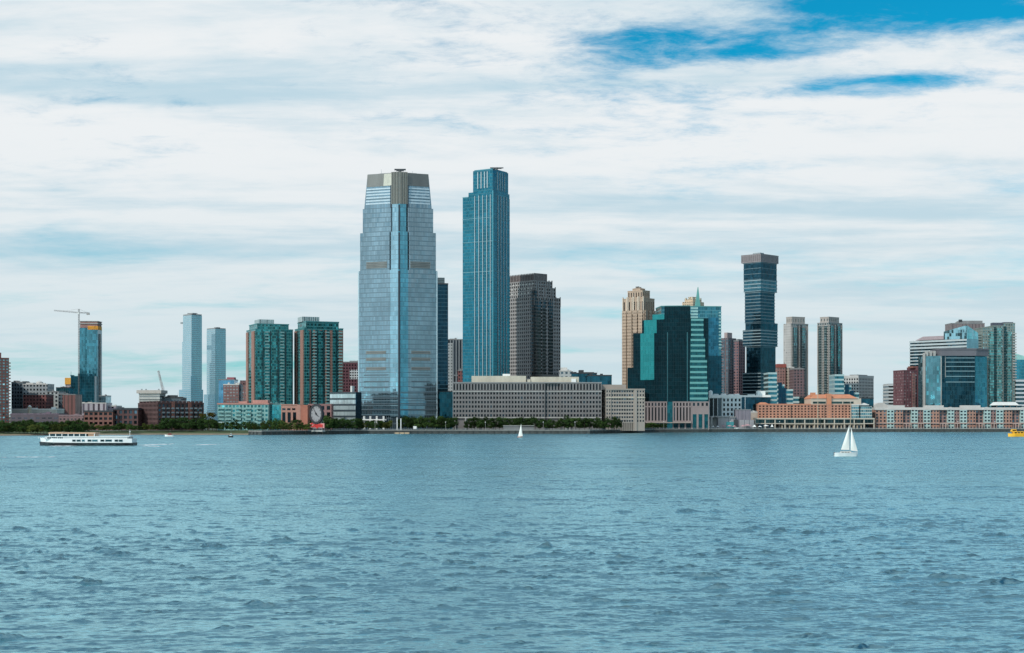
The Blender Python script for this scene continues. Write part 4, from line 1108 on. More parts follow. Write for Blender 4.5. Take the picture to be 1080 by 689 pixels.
# warm stone block
b = Bld('stone_office', 'pale warm stone block with ribbon windows, right end of the long grey office', 'building', 1276, 634.8, 639, 680, 6, depth=30)
W, D, Z = b.W, b.D, b.z
w = MB(); h = Z(411)
xs = [0, b.fx(644.6), b.fx(671), W]
zl = Z(446)
b.punched(w, xs[1], xs[2], 0.5, D, zl, h, 2.2, 3.16, 0.74, 0.5, 'F', d=0.6, cap=0)
b.punched(w, 0, xs[1]-0.1, 0, D, zl, h, 2.6, 3.16, 0.5, 0.5, 'FL', d=0.6, cap=0)
b.punched(w, xs[2]+0.1, W, 0, D, zl, h, 2.6, 3.16, 0.55, 0.5, 'FR', d=0.6, cap=0)
for i in range(14):
    x = xs[1]+(i+0.5)/14*(xs[2]-xs[1]); w.box(x-0.35, x+0.35, 0.6, 1.4, -1, zl)
w.box(0, xs[1]-0.1, 0, D, -1, zl); w.box(xs[2]+0.1, W, 0, D, -1, zl); w.box(xs[1], xs[2], 3, D, -1, zl)
b.part('wall', w, M['stonewarm'])
b.part('roof', MB().box(-0.2, W+0.2, -0.2, 1.2, h-0.2, h+0.8).box(0, W, 1.1, D, h-0.2, h+0.3).box(b.fx(636), b.fx(662), 8, 24, h, Z(405.6)), M['stonewarm'])
b.part('cornice', MB().box(-0.25, W+0.25, -0.45, 1, h-7.6, h-6.9), M['cream'])
b.part('pier', MB().box(b.fx(668.8), b.fx(671.6), -0.7, 1, -1, h-0.3), M['stonewarm'])
b.glaze(M['pane'])

# ---- low dark roofs behind the stone office
simple_block('plant_block', 'small pale stepped plant block behind the stone office, below the stepped stone tower', 1480, 590.5, 602.5, 391.5, fm_pale, M['roofpale'], pent=[(592, 598.6, 387.5)])
dteal = mat_glass('dark_roofline_glass', (0.012, 0.07, 0.10), 2, 4, 0.1, (0.02, 0.06, 0.08), var=0.4)
b = simple_block('dark_block', 'low dark blue block with rooftop plant boxes behind the right half of the stone office', 1500, 599, 629.5, 394, dteal, M['dark'], pent=[(611, 616, 390.2), (617, 627, 392.4)])
simple_block('dark_cube', 'plain dark blue cube rising behind the junction of the grey and the warm stone office', 1470, 620, 645.2, 396.3, dteal, M['dark'])

# ---- tan stone tower with arched crown
b = Bld('residential_tower', 'tan stone tower with a tiered arched crown behind the dark green tower', 'building', 1520, 656, 679, 691.4, 50)
W, D, Z = b.W, b.D, b.z
tan = mat_plain('tan_stone', (0.42, 0.31, 0.23), 0.85, 0.15)
w = MB()
b.punched(w, 0, W, 0, D, -1, Z(331), 3.2, 3.4, 0.42, 0.55, 'FL', d=0.5, cap=0.4, pro=0.12)
b.punched(w, 0.8, W-0.8, 0.8, D-0.8, Z(331), Z(314.5), 3.2, 12, 0.42, 0.62, 'FL', d=0.7, cap=0.6)
b.punched(w, 4.0, W-4.0, 4.5, D-4.5, Z(314.5), Z(306), 3.4, 9, 0.4, 0.6, 'FL', d=0.7, cap=0.5)
w.box(6.5, W-6.5, 9, D-9, Z(306), Z(303.2))
w.loft([(6,8.5),(W-6,8.5),(W-6,D-8.5),(6,D-8.5)], Z(303.4), [(9,13),(W-9,13),(W-9,D-13),(9,D-13)], Z(302))
b.part('wall', w, tan)
pr = MB()
for i in range(4):
    y = (i+0.5)/4*D; pr.box(-1.2, 0.1, y-2.6, y+2.6, -1, Z(327))
for i in range(3):
    x = (i+0.5)/3*W; pr.box(x-2.2, x+2.2, -1.2, 0.1, -1, Z(327))
b.part('projecting_bay', pr, mat_facade('bay_stone', (0.42, 0.31, 0.23), (0.12, 0.09, 0.07), 2.6, 3.4, 0.4, 0.5))
ar = MB()
for i in range(4):
    y = (i+0.5)/4*D; ar.box(-0.1, 1.2, y-3.2, y-2.2, Z(331), Z(312.5)).box(-0.1, 1.2, y+2.2, y+3.2, Z(331), Z(312.5))
b.part('crown_pier', ar, mat_plain('pale_tan', (0.60, 0.50, 0.40), 0.8, 0.1))
b.part('roof_fins', MB().box(8, 9, 12, D-12, Z(302), Z(301)).box(W-10, W-9, 12, D-12, Z(302), Z(301.4)), M['dark'])
b.glaze(M['pane'])

# ---- cream crowned tower far behind
b = Bld('residential_tower', 'cream stepped tower top just peeking out left of the green spire', 'building', 1650, 719.5, 731, 742.5, 45)
W, D, Z = b.W, b.D, b.z
b.part('wall', MB().box(0, W, 0, D, -1, Z(318)).box(2, W-2, 2, D-2, Z(318), Z(315.2)).box(5, W-5, 5, D-5, Z(315.2), Z(312.6)), mat_facade('cream_facade', (0.56, 0.43, 0.30), (0.25, 0.2, 0.16), 3, 3.2, 0.4, 0.5))
for x, y in ((3, 3), (W-3, 3), (3, D-3), (W*0.5, 3), (3, D*0.5)):
    b.part('pinnacle', MB().box(x-0.9, x+0.9, y-0.9, y+0.9, Z(318), Z(313.6)), M['cream'])
# ---- teal tower with the spire, behind the dark green one
b = Bld('glass_tower', 'teal glass tower with a pointed green spire, standing behind the dark green stepped tower', 'building', 1460, 694, 697.5, 760.6, 5, depth=30)
W, D, Z = b.W, b.D, b.z
b.D = D
b.part('glass_facade', MB().box(0, W, 0, D, -1, Z(323.6)), mat_glass('spire_tower_glass', (0.035, 0.155, 0.20), 1.8, 3.6, 0.14, (0.07, 0.24, 0.28), band=0.16, bcol=(0.10, 0.27, 0.31), var=0.35))
b.part('blue_panel', MB().box(b.fx(746.5), b.fx(757.8), -0.5, 0.1, 0, Z(334.5)), mat_glass('blue_panel_glass', (0.02, 0.12, 0.18), 1.8, 3.6, 0.12, (0.03, 0.14, 0.22), var=0.3))  # darker blue glass panel on the right part of the front
b.part('dark_panel', MB().box(b.fx(746), W+0.4, -0.6, 0.1, 0, Z(375)), mat_glass('dark_lower_glass', (0.006, 0.05, 0.075), 1.8, 3.6, 0.12, (0.006, 0.04, 0.055), var=0.3))
lb = MB()
for i in range(12):
    lb.box(b.fx(758), W+0.3, -0.35, 2, Z(330+i*3.4), Z(328.8+i*3.4))
for i in range(4):
    lb.box(b.fx(728.5), b.fx(736), -0.5, 0.1, Z(325+i*3.2)-1, Z(325+i*3.2)+1)
b.part('pale_balcony', lb, mat_plain('pale_teal_slab', (0.30, 0.50, 0.48), 0.5), kind='stuff')
b.part('roof_edge', MB().box(-0.3, W+0.3, -0.3, D+0.3, Z(323.6), Z(322.6)), mat_plain('green_coping', (0.07, 0.25, 0.25), 0.5))
sx_ = b.fx(737)
b.part('spire', MB().loft(ngon(sx_, 6, 3.5, 4, R(45)), Z(322.6), ngon(sx_+0.5, 6, 0.4, 4, R(45)), Z(302)), mat_plain('verdigris', (0.10, 0.30, 0.27), 0.5, 0.2, 0.3))

# ---- dark green stepped glass tower
b = Bld('glass_tower', 'dark green stepped glass tower rising from a pinkish stone base', 'building', 1362, 661.6, 661.6, 747.5, -6.5, depth=34)
W, D, Z = b.W, 34, b.z
dk = mat_glass('bottle_green_glass', (0.0025, 0.021, 0.028), 1.6, 3.7, 0.10, (0.004, 0.02, 0.026), metallic=0.9, rough=0.05, tilt=0.02, var=0.25, blot=0.2)
tf = mat_glass('sky_reflect_green_glass', (0.022, 0.20, 0.205), 1.6, 3.7, 0.10, (0.02, 0.16, 0.165), metallic=0.9, rough=0.06, tilt=0.03, var=0.10, blot=0.08)
X = b.fx
bd = MB()
zb_ = Z(424)
bd.box(0, X(676), 2.0, D, -1, Z(388))
bd.box(X(667.6), X(690), 1.0, D-1, -1, Z(351.5))
bd.box(X(689.9), X(728.5), 0.2, D-2, -1, Z(337.5))
bd.box(X(677), X(690.1), 3.4, D-2, Z(351.5), Z(337.8))
bd.box(X(688), X(728.5), 5.0, D-3, Z(337.5), Z(331.5))
bd.box(X(700.8), X(728), 4.2, D-4, Z(331.5), Z(323.2))
bd.box(X(697), X(727), 0.0, 3, zb_, Z(351)); bd.box(X(708.5), X(722.4), -0.9, 3, zb_, Z(351))
bd.box(X(727.6), X(747.4), 3.2, D-1, -1, Z(336.2))
b.part('glass_facade', bd, dk)
# facet turned left, the bright sky reflection put into its glass tint
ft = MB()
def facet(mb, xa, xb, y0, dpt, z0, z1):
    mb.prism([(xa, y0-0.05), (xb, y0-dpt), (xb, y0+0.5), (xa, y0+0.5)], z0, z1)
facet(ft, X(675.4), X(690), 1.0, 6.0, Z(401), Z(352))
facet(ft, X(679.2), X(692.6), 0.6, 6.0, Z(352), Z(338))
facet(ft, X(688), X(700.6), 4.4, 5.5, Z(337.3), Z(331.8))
b.part('sky_reflect_facet', ft, tf)
# right facet with pale spandrel strips
rf_ = MB(); rb_ = MB()
steps = [(728.6, 742.0, 336, 357), (728.2, 743.6, 357, 379.5), (727.6, 745.6, 379.5, 402), (727.4, 746.6, 402, 424)]
for xa, xb, ya, yb in steps:
    P = [(X(xa), -0.6), (X(xb), 1.4), (X(xb), 4), (X(xa), 4)]
    rf_.prism(P, Z(yb), Z(ya))
    n_ = round((yb-ya)/5.1)
    for k in range(n_):
        zc_ = Z(yb)+(k+0.62)/n_*(Z(ya)-Z(yb))
        rb_.prism([(X(xa)+0.2, -1.0), (X(xb), 1.0), (X(xb)+0.3, 3.8), (X(xa)+0.2, 3.8)], zc_-0.95, zc_+0.95)
b.part('banded_facet', rf_, mat_glass('mid_green_glass', (0.012, 0.085, 0.10), 1.6, 2.3, 0.1, (0.02, 0.1, 0.11), var=0.3))
b.part('spandrel_strip', rb_, mat_plain('mint_spandrel', (0.115, 0.31, 0.295), 0.45, 0.1), kind='stuff')
b.part('green_edge', MB().box(X(724.4), X(725.4), -0.6, 0.4, zb_, Z(351)).box(X(703.6), X(704.4), -0.5, 0.4, zb_, Z(351)), mat_plain('teal_edge', (0.012, 0.085, 0.10), 0.4))
b.part('roof', MB().box(X(701), X(728), 4.5, D-4.5, Z(323.2), Z(322.4)), mat_plain('green_roof_edge', (0.05, 0.2, 0.2), 0.5))
# stone base
pink = mat_plain('pinkish_stone', (0.25, 0.195, 0.188), 0.85, 0.14)
ps = MB()
for xa, xb, nb in ((X(679.6), X(703.6), 7), (X(709.5), X(729.5), 6), (X(729.6), X(747.8), 4)):
    p = (xb-xa)/nb
    b.punched(ps, xa, xb, -3.0, 1.8, Z(429.4), zb_, p, 6, 0.5, 0.6, 'F', d=1.0, cap=0.3)
    if nb > 4:
        b.punched(ps, xa, xb, -3.0, 1.8, Z(444), Z(429.5), p, 99, 0.46, 0.96, 'F', d=1.0, cap=0)
        ps.box(xa, xb, -3.3, 1.8, Z(445.6), Z(444))
        for i in range(4):
            x = xa+i/3*(xb-xa); ps.box(max(xa, x-0.7), min(xb, x+0.7), -3.2, -1.8, -1, Z(445.6))
    else:
        ps.box(xa, xb, -2.9, 1.8, Z(437), Z(429.5))
        for i in range(4):
            x = xa+i/3*(xb-xa); ps.box(max(xa, x-0.9), min(xb, x+0.9), -3.0, 0.4, -1, Z(437))
b.part('stone_base', ps, pink)
bgm = mat_glass('base_green_glass', (0.010, 0.085, 0.10), 1.6, 3.7, 0.12, (0.02, 0.08, 0.09), var=0.3)
b.part('base_glass', MB().box(X(703.7), X(709.4), -2.0, 1.9, -1, zb_), bgm)
b.part('base_glass', MB().box(X(729.6), X(747), -0.6, 1.9, -1, Z(437)), bgm)
b.part('canopy', MB().box(X(681), X(729), -6.5, -3.35, Z(446.2), Z(445.4)), M['stonewarm'])
b.glaze(M['panedark'])

# ---- brown apartment towers between the green tower and the stacked tower
fb1 = mat_facade('purple_brown_facade', (0.20, 0.145, 0.15), (0.03, 0.055, 0.075), 3.4, 3.1, 0.55, 0.62)
b = Bld('apartment_tower', 'purple brown apartment tower with a pinkish roof box, right behind the spired teal tower', 'building', 1640, 760, 768, 776.5, 50)
b.part('wall', MB().box(0, b.W, 0, b.D, -1, b.z(356.5)), fb1)
b.part('corner_bay', MB().box(-0.6, 2.6, -0.6, 2.6, 0, b.z(358)).box(b.W*0.5, b.W*0.8, -0.6, 1, 0, b.z(358)).box(-0.6, 1, b.D*0.4, b.D*0.7, 0, b.z(358)), mat_facade('purple_bay', (0.10, 0.10, 0.12), (0.08, 0.14, 0.17), 2.6, 3.1, 0.6, 0.6))
b.part('penthouse', MB().box(3, b.W-4, 3, b.D-3, b.z(356.5), b.z(350.6)), mat_plain('pink_penthouse', (0.36, 0.28, 0.27), 0.85))
b = Bld('apartment_tower', 'narrow red brown apartment tower tucked against the left side of the stacked banded tower', 'building', 1600, 774, 779, 786, 45)
b.part('wall', MB().box(0, b.W, 0, b.D, -1, b.z(360)), mat_facade('red_brown_facade', (0.22, 0.125, 0.13), (0.05, 0.06, 0.08), 3.6, 3.1, 0.5, 0.6))
b.part('roof', MB().box(-.2, b.W+.2, -.2, b.D+.2, b.z(360), b.z(359)).box(2, b.W-2, 2, b.D-2, b.z(359), b.z(357.6)), M['roofgrey'])

# ---- stacked banded tower
b = Bld('skyscraper', 'tall dark banded tower of shifted stacked blocks with a pinkish grey top', 'skyscraper', 1500, 783.5, 802.3, 819.6, 45)
W, D, Z = b.W, b.D, b.z
sg = mat_glass('stack_glass', (0.010, 0.048, 0.072), 1.6, 3.2, 0.08, (0.02, 0.07, 0.10), var=0.35, tilt=0.03)
sg2 = mat_glass('stack_glass_light', (0.035, 0.11, 0.145), 1.6, 3.2, 0.08, (0.05, 0.13, 0.16), var=0.3, tilt=0.03)
st = mat_plain('pale_slab_edge', (0.12, 0.17, 0.19), 0.5, 0.12)
st2 = mat_plain('light_slab_edge', (0.21, 0.27, 0.29), 0.5, 0.1)
blocks = [  # left px, right px, top, bottom, glass, slab material, slab pitch (m), slab thickness
    (784.0, 819.4, 276, 294.5, sg, st, 5.4, 0.5),
    (784.2, 819.6, 294.5, 307.2, sg2, st2, 3.4, 1.1),
    (784.8, 818.0, 307.2, 340, sg, st, 3.5, 0.9),
    (785.8, 820.4, 340, 347.6, sg, st, 20, 0.3),
    (783.2, 820.2, 347.6, 365, sg, st2, 3.5, 1.0),
    (786.2, 819.0, 365, 393, sg, st, 30, 0.3),
    (783.0, 819.0, 393, 430, sg, st2, 3.5, 0.9)]
for k, (pl_, pr_, ya, yb, gl, sm, pit, th) in enumerate(blocks):
    x1 = b.fx(pr_); y1 = b.fy(pl_)
    x0 = 0.9 if k in (2, 5) else 0.0
    bl = b.part('stacked_block', MB().box(x0, x1-0.4, x0, y1-0.4, Z(yb), Z(ya)-0.02), gl)
    mb = MB(); b.bands(mb, x0+0.02, x1-0.42, x0+0.02, y1-0.42, Z(yb)+0.3, Z(ya)-0.9, pit, th, 0.3)
    b.part('slab_edge', mb, sm, parent=bl)
b.part('core', MB().box(2, W-2, 2, D-2, -1, Z(430)), sg)
tw = MB(); x1 = b.fx(820.6); y1 = b.fy(782.0)
b.punched(tw, -0.6, x1, -0.6, y1, Z(276.2), Z(268), 2.4, 8, 0.3, 0.75, 'FL', d=0.8, cap=0.4)
b.part('crown', tw, mat_plain('pinkish_crown', (0.23, 0.195, 0.198), 0.7, 0.12)); b.glaze(mat_pane('crown_louvre_pane', (0.12, 0.105, 0.105), 0.2))
b.part('penthouse', MB().box(3, 10, 3, 12, Z(268), Z(266)), M['steel'])

# ---- white framed low block with the dark glass hall at its right
b = Bld('white_office', 'white framed low office with blue green panes and a rounded rooftop dish', 'building', 1405, 748, 748, 782, 0, depth=30)
W, D, Z = b.W, b.D, b.z
w = MB(); h = Z(419.6); xm = b.fx(761.6)
b.punched(w, xm, W, -0.5, D, Z(439.5), h, 3.72, 4.4, 0.50, 0.60, 'F', d=0.5, cap=0)
b.punched(w, 0, xm-0.1, 0.5, D, Z(439.5), h, 3.9, 99, 0.86, 0.94, 'FL', d=0.5, cap=0)
w.box(0.5, W-0.5, 3, D, -1, Z(439.5))
b.part('wall', w, mat_plain('pale_blue_white', (0.62, 0.68, 0.68), 0.6, 0.1))
rr = MB().box(-0.2, W+0.4, -0.8, D+0.2, h-0.2, Z(416.8))
for px0, hh in ((756, 415.6), (764, 415.2), (772, 415.8), (778, 415.4)): rr.box(b.fx(px0)-2, b.fx(px0)+2.4, 4, 10, Z(417), Z(hh))
b.part('roof', rr, M['white'])
b.part('roof_dish', MB().prism(ngon(b.fx(750.3), 5, 2.0, 12), Z(417), Z(413.2)).loft(ngon(b.fx(750.3), 5, 2.0, 12), Z(413.2), ngon(b.fx(750.3), 5, 0.6, 12), Z(411.6)), M['white'])
b.part('portal', MB().box(b.fx(749.2), b.fx(750.2), -7, -6, -1, Z(439.5)).box(b.fx(749.2), b.fx(780), -7, -0.2, Z(440.2), Z(439.1)), M['white'])
b.glaze(M['panedark'])
b = Bld('glass_hall', 'low dark blue glass hall with white roof edge, right of the white office', 'building', 1408, 782.3, 782.3, 812.5, 0, depth=30)
b.part('glass_facade', MB().box(0, b.W, 0, b.D, -1, b.z(419)), mat_glass('midnight_glass', (0.008, 0.045, 0.07), 1.8, 4.0, 0.1, (0.012, 0.04, 0.055), var=0.4))
b.part('roof', MB().box(0.1, b.W+0.3, -0.5, b.D, b.z(419), b.z(417)).box(b.fx(800), b.fx(808), 4, 14, b.z(417), b.z(412.4)).box(b.fx(790), b.fx(797), 4, 10, b.z(417), b.z(416)), M['white'])
b.part('white_fin', MB().box(b.fx(785.4), b.fx(786.2), -0.5, 0.1, 2, b.z(419.2)), M['white'])

# ---- stepped teal office, and its twin further right
tstep = mat_glass('step_glass', (0.03, 0.15, 0.19), 1.8, 4.3, 0.1, (0.03, 0.13, 0.16), var=0.35)
mstrip = mat_plain('pale_teal_strip', (0.34, 0.46, 0.46), 0.5, 0.1)
def stepped(label, Y, tiers, dark):
    b = Bld('stepped_office', label, 'building', Y, tiers[0][0], tiers[0][0], tiers[-1][1], 0, depth=26, group='stepped teal offices')
    gl = MB(); bn = MB(); dk_ = MB()
    for i, (a, c, yt) in enumerate(tiers):
        y0 = i*0.35
        gl.box(b.fx(a), b.fx(c)-0.02, y0, b.D-y0, -1, b.z(yt))
        n = max(1, round((418-yt)/4.6))
        for k in range(12):
            yy = yt+0.4+k*4.7
            if yy > 427: break
            bn.box(b.fx(a)-0.1, b.fx(c)+0.1, y0-0.35, b.D-y0+0.2, b.z(yy)-1.0, b.z(yy)+0.8)
    for a, c, yt in dark:
        dk_.box(b.fx(a), b.fx(c), -0.9, 6, -1, b.z(yt))
    b.part('glass_facade', gl, tstep); b.part('floor_band', bn, mstrip); b.part('dark_bay', dk_, mat_glass('step_dark', (0.006, 0.04, 0.07), 1.8, 4.3, 0.1, (0.01, 0.03, 0.05), var=0.2) if 'step_dark' not in bpy.data.materials else bpy.data.materials['step_dark'])
    return b
stepped('stepped teal office with pale strips behind the left part of the orange brick terminal', 1425,
        [(810.4, 819.4, 393.4), (819.4, 827.5, 406), (827.6, 836.5, 411), (836.6, 843, 419)], [(820.8, 824.6, 403.6), (824.7, 828.8, 409.3)])
stepped('stepped teal office behind the orange terminal roof, left of the white gridded block', 1445,
        [(880.5, 890.2, 395.4), (890.2, 898, 407), (898.1, 906, 414.5)], [(891, 895, 405.5), (896.3, 900.4, 412)])
simple_block('dark_block', 'low dark blue glass block between the stepped teal office and the orange terminal roof', 1428, 843.3, 857, 419.5, dteal, M['dark'])
# ---- mid-rise brick blocks behind
b = simple_block('apartment_block', 'red capped brick apartment block just right of the stacked banded tower', 1640, 819.5, 829.6, 388, mat_facade('rose_facade', (0.30, 0.16, 0.14), (0.12, 0.1, 0.1), 3.0, 3.2, 0.45, 0.5), M['redbrick'])
b.part('red_cap', MB().box(0.2, b.W-0.2, 0.3, 12, b.z(388), b.z(384)), mat_plain('red_cap', (0.30, 0.075, 0.06), 0.85))
simple_block('apartment_block', 'beige apartment block between the red capped block and the brown one', 1640, 828.5, 837.6, 388, mat_facade('beige_facade', (0.42, 0.33, 0.27), (0.14, 0.12, 0.11), 3.0, 3.2, 0.45, 0.5), M['roofpale'], pent=[(829.5, 835.5, 386.6)])
simple_block('apartment_block', 'purple brown apartment block at the foot of the left twin tower', 1600, 837, 848.6, 389.5, mat_facade('plum_facade', (0.17, 0.11, 0.115), (0.035, 0.04, 0.05), 3.4, 3.2, 0.5, 0.55), M['roofgrey'], pent=[(838.5, 846, 388)])

# ---- twin grey apartment towers
def twin(label, xl, xc, xr, phi, ytop, cl, cr, pale_l):
    b = Bld('apartment_tower', label, 'building', 1700, xl, xc, xr, phi, group='twin grey apartment towers')
    W, D, Z = b.W, b.D, b.z
    w = MB(); zt = Z(ytop)
    b.punched(w, 0, W, 0, D, -1, zt, 3.1, 3.05, 0.55, 0.55, 'F' if pale_l else 'FL', d=0.5, cap=0.5)
    grey = bpy.data.materials.get('grey_concrete_panel') or mat_plain('grey_concrete_panel', (0.29, 0.29, 0.285), 0.8, 0.2)
    b.part('wall', w, grey)
    pg_ = bpy.data.materials.get('pale_gable') or mat_facade('pale_gable', (0.44, 0.42, 0.40), (0.28, 0.28, 0.28), 3.4, 3.05, 0.4, 0.5)
    bays = MB(); bm_ = bpy.data.materials.get('twin_bay') or mat_glass('twin_bay', (0.13, 0.24, 0.26), 1.6, 3.05, 0.14, (0.16, 0.2, 0.2), band=0.28, bcol=(0.16, 0.2, 0.2), var=0.6, tilt=0.06)
    for f_ in ((0.12, 0.30), (0.62, 0.80)):
        bays.box(W*f_[0], W*f_[1], -1.2, 0.1, 0, zt-4)
    for f_ in ((0.15, 0.35), (0.62, 0.82)):
        if not pale_l: bays.box(-1.2, 0.1, D*f_[0], D*f_[1], 0, zt-4)
    b.part('bay_window', bays, bm_, kind='stuff')
    dkb = MB()
    for f_ in (0.36, 0.56): dkb.box(W*f_, W*(f_+0.05), -0.3, 0.3, 0, zt-1)
    b.part('dark_strip', dkb, M['dark'])
    bs = MB()
    for f_ in (0.02, 0.44, 0.92): bs.box(W*f_, W*(f_+0.055), -0.7, 0.2, 0, zt-2)
    if not pale_l:
        for f_ in (0.03, 0.42, 0.92): bs.box(-0.7, 0.2, D*f_, D*(f_+0.055), 0, zt-2)
    b.part('beige_strip', bs, bpy.data.materials.get('beige_strip') or mat_facade('beige_strip', (0.40, 0.36, 0.32), (0.10, 0.12, 0.13), 2.2, 3.05, 0.5, 0.45), kind='stuff')
    if pale_l: b.part('pale_gable', MB().box(-0.4, 0.3, 0.2, D-0.2, 0, zt+0.3), pg_)
    cw = MB()
    b.punched(cw, b.fx(cl)*0.0+W*0.10, W*0.86, D*0.12, D*0.88, zt+0.5, Z(334.4), 4.2, 9, 0.3, 0.5, 'FL', d=0.6, cap=0.6)
    b.part('crown', cw, bpy.data.materials.get('crown_stone') or mat_plain('crown_stone', (0.37, 0.33, 0.30), 0.8, 0.12))
    b.glaze(M['panepale'])
twin('left twin grey apartment tower, with a pale blank left gable', 826.4, 834.5, 852.4, 28, 341.6, 834, 849, True)
twin('right twin grey apartment tower, glazed on both faces, above the terminal roof', 862, 874, 888.4, 42, 340.4, 866, 884, False)

# ---- white gridded block
b = Bld('office_block', 'white gridded office block standing behind the right end of the orange terminal', 'building', 1620, 889.5, 905.4, 921.4, 45)
w = MB(); h = b.z(398.5)
b.punched(w, 0, b.W, 0, b.D, -1, h, 3.1, 3.4, 0.55, 0.6, 'FL', d=0.5, cap=0)
w.box(-0.2, b.W+0.2, -0.2, b.D+0.2, h, b.z(396))
b.part('wall', w, mat_plain('white_grid_concrete', (0.48, 0.48, 0.47), 0.8, 0.1))
b.part('plant_room', MB().box(5, b.W-5, 5, b.D-5, b.z(396), b.z(395)), M['roofgrey']); b.glaze(M['pane'])
simple_block('dark_cube', 'small dark navy cube below the white gridded block, above the terminal roof end', 1455, 907, 921.4, 420.4, dteal, M['dark'], depth=18)

# ---- orange brick ferry terminal
b = Bld('ferry_terminal', 'long orange brick waterfront terminal on a cream colonnade with an orange hipped roof', 'terminal', 1392, 799.6, 799.6, 921, 0, depth=40)
W, D, Z = b.W, b.D, b.z
X = b.fx
w = MB(); zb0, zb1 = Z(441.2), Z(427.2)
xe = X(898)
b.punched(w, X(799.8), X(834), 1.0, D, zb0, zb1, 3.35, 2.6, 0.50, 0.52, 'FL', d=0.6, cap=0.5)
b.punched(w, X(834)+0.1, X(862.2), 2.4, D, zb0, zb1, 3.35, 2.6, 0.50, 0.52, 'F', d=0.6, cap=0.5)
b.punched(w, X(862.2)+0.1, xe, 1.0, D, zb0, zb1, 3.35, 2.6, 0.50, 0.52, 'F', d=0.6, cap=0.5)
b.part('wall', w, M['orangebrick'])
cream = mat_plain('terminal_cream', (0.44, 0.36, 0.27), 0.8, 0.12)
lw = MB()
b.punched(lw, X(824), X(912), -2.0, D, -1, Z(447.2), 3.9, 4.2, 0.72, 0.6, 'F', d=0.9, cap=0.0)
b.part('colonnade', lw, cream)
up = MB()
x = X(796); n_ = 12
for i in range(n_+1):
    xx0 = X(796)+i/n_*(X(921)-X(796)); up.box(xx0-0.5, xx0+0.5, -3.2, -2.2, -1, Z(441.2))
up.box(X(795), X(921.4), -3.6, 1.5, Z(442.4), Z(441.0)).box(X(796), X(921), -3.4, -0.5, Z(447.3), Z(446.4))
b.part('gallery_frame', up, mat_plain('gallery_white', (0.46, 0.41, 0.34), 0.7, 0.1))
b.part('gallery_glass', MB().box(X(797), X(920.5), -1.2, 1.0, Z(446.4), Z(442.4)), mat_glass('gallery_glass', (0.02, 0.05, 0.055), 3.5, 5, 0.2, (0.15, 0.14, 0.12), var=0.5))
uc = MB().box(X(856.2), X(909), 3, D-4, Z(427.3), Z(420.2))
b.part('upper_hall', uc, mat_plain('upper_pale', (0.50, 0.41, 0.33), 0.8, 0.1))
for a, c in ((858, 871.6), (877.4, 889), (890, 901)):
    b.part('ribbon_window', MB().box(X(a), X(c), 2.85, 3.2, Z(425.8), Z(423.6)), mat_pane('ribbon_pane', (0.02, 0.05, 0.05)) if 'ribbon_pane' not in bpy.data.materials else bpy.data.materials['ribbon_pane'])
b.part('roof', MB().loft([(X(855.6),2.2),(X(905.5),2.2),(X(905.5),D-3),(X(855.6),D-3)], Z(420.3), [(X(860),9),(X(898),9),(X(898),D-10),(X(860),D-10)], Z(416)).box(X(872.5), X(877.2), 1.2, 10, Z(441), Z(415.4)).box(X(857.5), X(862), 8, 14, Z(418), Z(414)).box(X(800), X(856), 3, D-2, zb1+0.4, zb1+1.1).loft([(X(801),6),(X(812),6),(X(812),20),(X(801),20)], zb1+1, [(X(804),10),(X(809),10),(X(809),16),(X(804),16)], Z(424.4)), M['orangeroof'])
b.part('glass_wing', MB().box(xe+0.1, X(906.4), 1.5, D-2, Z(441.2), Z(427.5)).box(X(908), X(920.5), 3, D-3, Z(444), Z(428.5)), mat_glass('wing_glass', (0.14, 0.28, 0.31), 2.0, 3.0, 0.2, (0.36, 0.38, 0.36), band=0.35, bcol=(0.42, 0.42, 0.38), var=0.4))
b.part('wing_roof', MB().box(xe, X(917), 1.2, D-2, Z(427.5), Z(426.6)).loft([(X(899),3),(X(917),3),(X(917),20),(X(899),20)], Z(426.7), [(X(903),6),(X(913),6),(X(913),14),(X(903),14)], Z(425)), M['roofpale'])
b.glaze(M['panedark'])
for pxv, yt, rr_ in ((862.6, 406.5, 0.42), (897, 424.5, 0.34)):
    yy = 1386
    o = empty('flagpole', (PX(pxv, yy), yy, G), 0, 'tall cream flagpole before the middle of the orange terminal' if pxv < 870 else 'shorter cream flagpole behind the white sailboat, before the right part of the terminal', 'flagpole')
    MB().tube((0,0,-0.5), (0,0,PZ(yt, yy)-G), rr_, rr_*0.7, 8).build('pole', cream, o)
    MB().prism(ngon(0,0,0.55,8), PZ(yt, yy)-G, PZ(yt, yy)-G+0.8).build('finial', M['concrete'], o)
    MB().box(-0.9, 0.9, -0.9, 0.9, -0.5, 0.8).build('base', M['concrete'], o)

# ---- grey pier pavilion
b = Bld('pavilion', 'grey waterfront pavilion with a taller purple grey box, left of the orange terminal', 'building', 1376, 754.5, 754.5, 795, 0, depth=12)
X = b.fx
fg = mat_facade('pavilion_panel', (0.30, 0.29, 0.30), (0.20, 0.19, 0.20), 5, 30, 0.12, 0.98)
b.part('hall', MB().box(X(757.5), X(775.5), 0, 12, -1, b.z(440.4)).box(X(779.5), X(795), -0.6, 8, -1, b.z(443)), fg)
b.part('tower_box', MB().box(X(776), X(792), 0.5, 12, -1, b.z(432.4)), mat_facade('pavilion_purple', (0.19, 0.165, 0.19), (0.15, 0.13, 0.15), 3.4, 30, 0.12, 0.98))
b.part('roof', MB().box(X(755), X(776), -1, 12.4, b.z(440.6), b.z(439.4)).box(X(775.8), X(792.3), 0.2, 12.3, b.z(432.6), b.z(431.9)), M['roofgrey'])
b.part('door', MB().box(X(774), X(778), -0.3, 0.4, -0.9, b.z(442.6)), M['dark'])
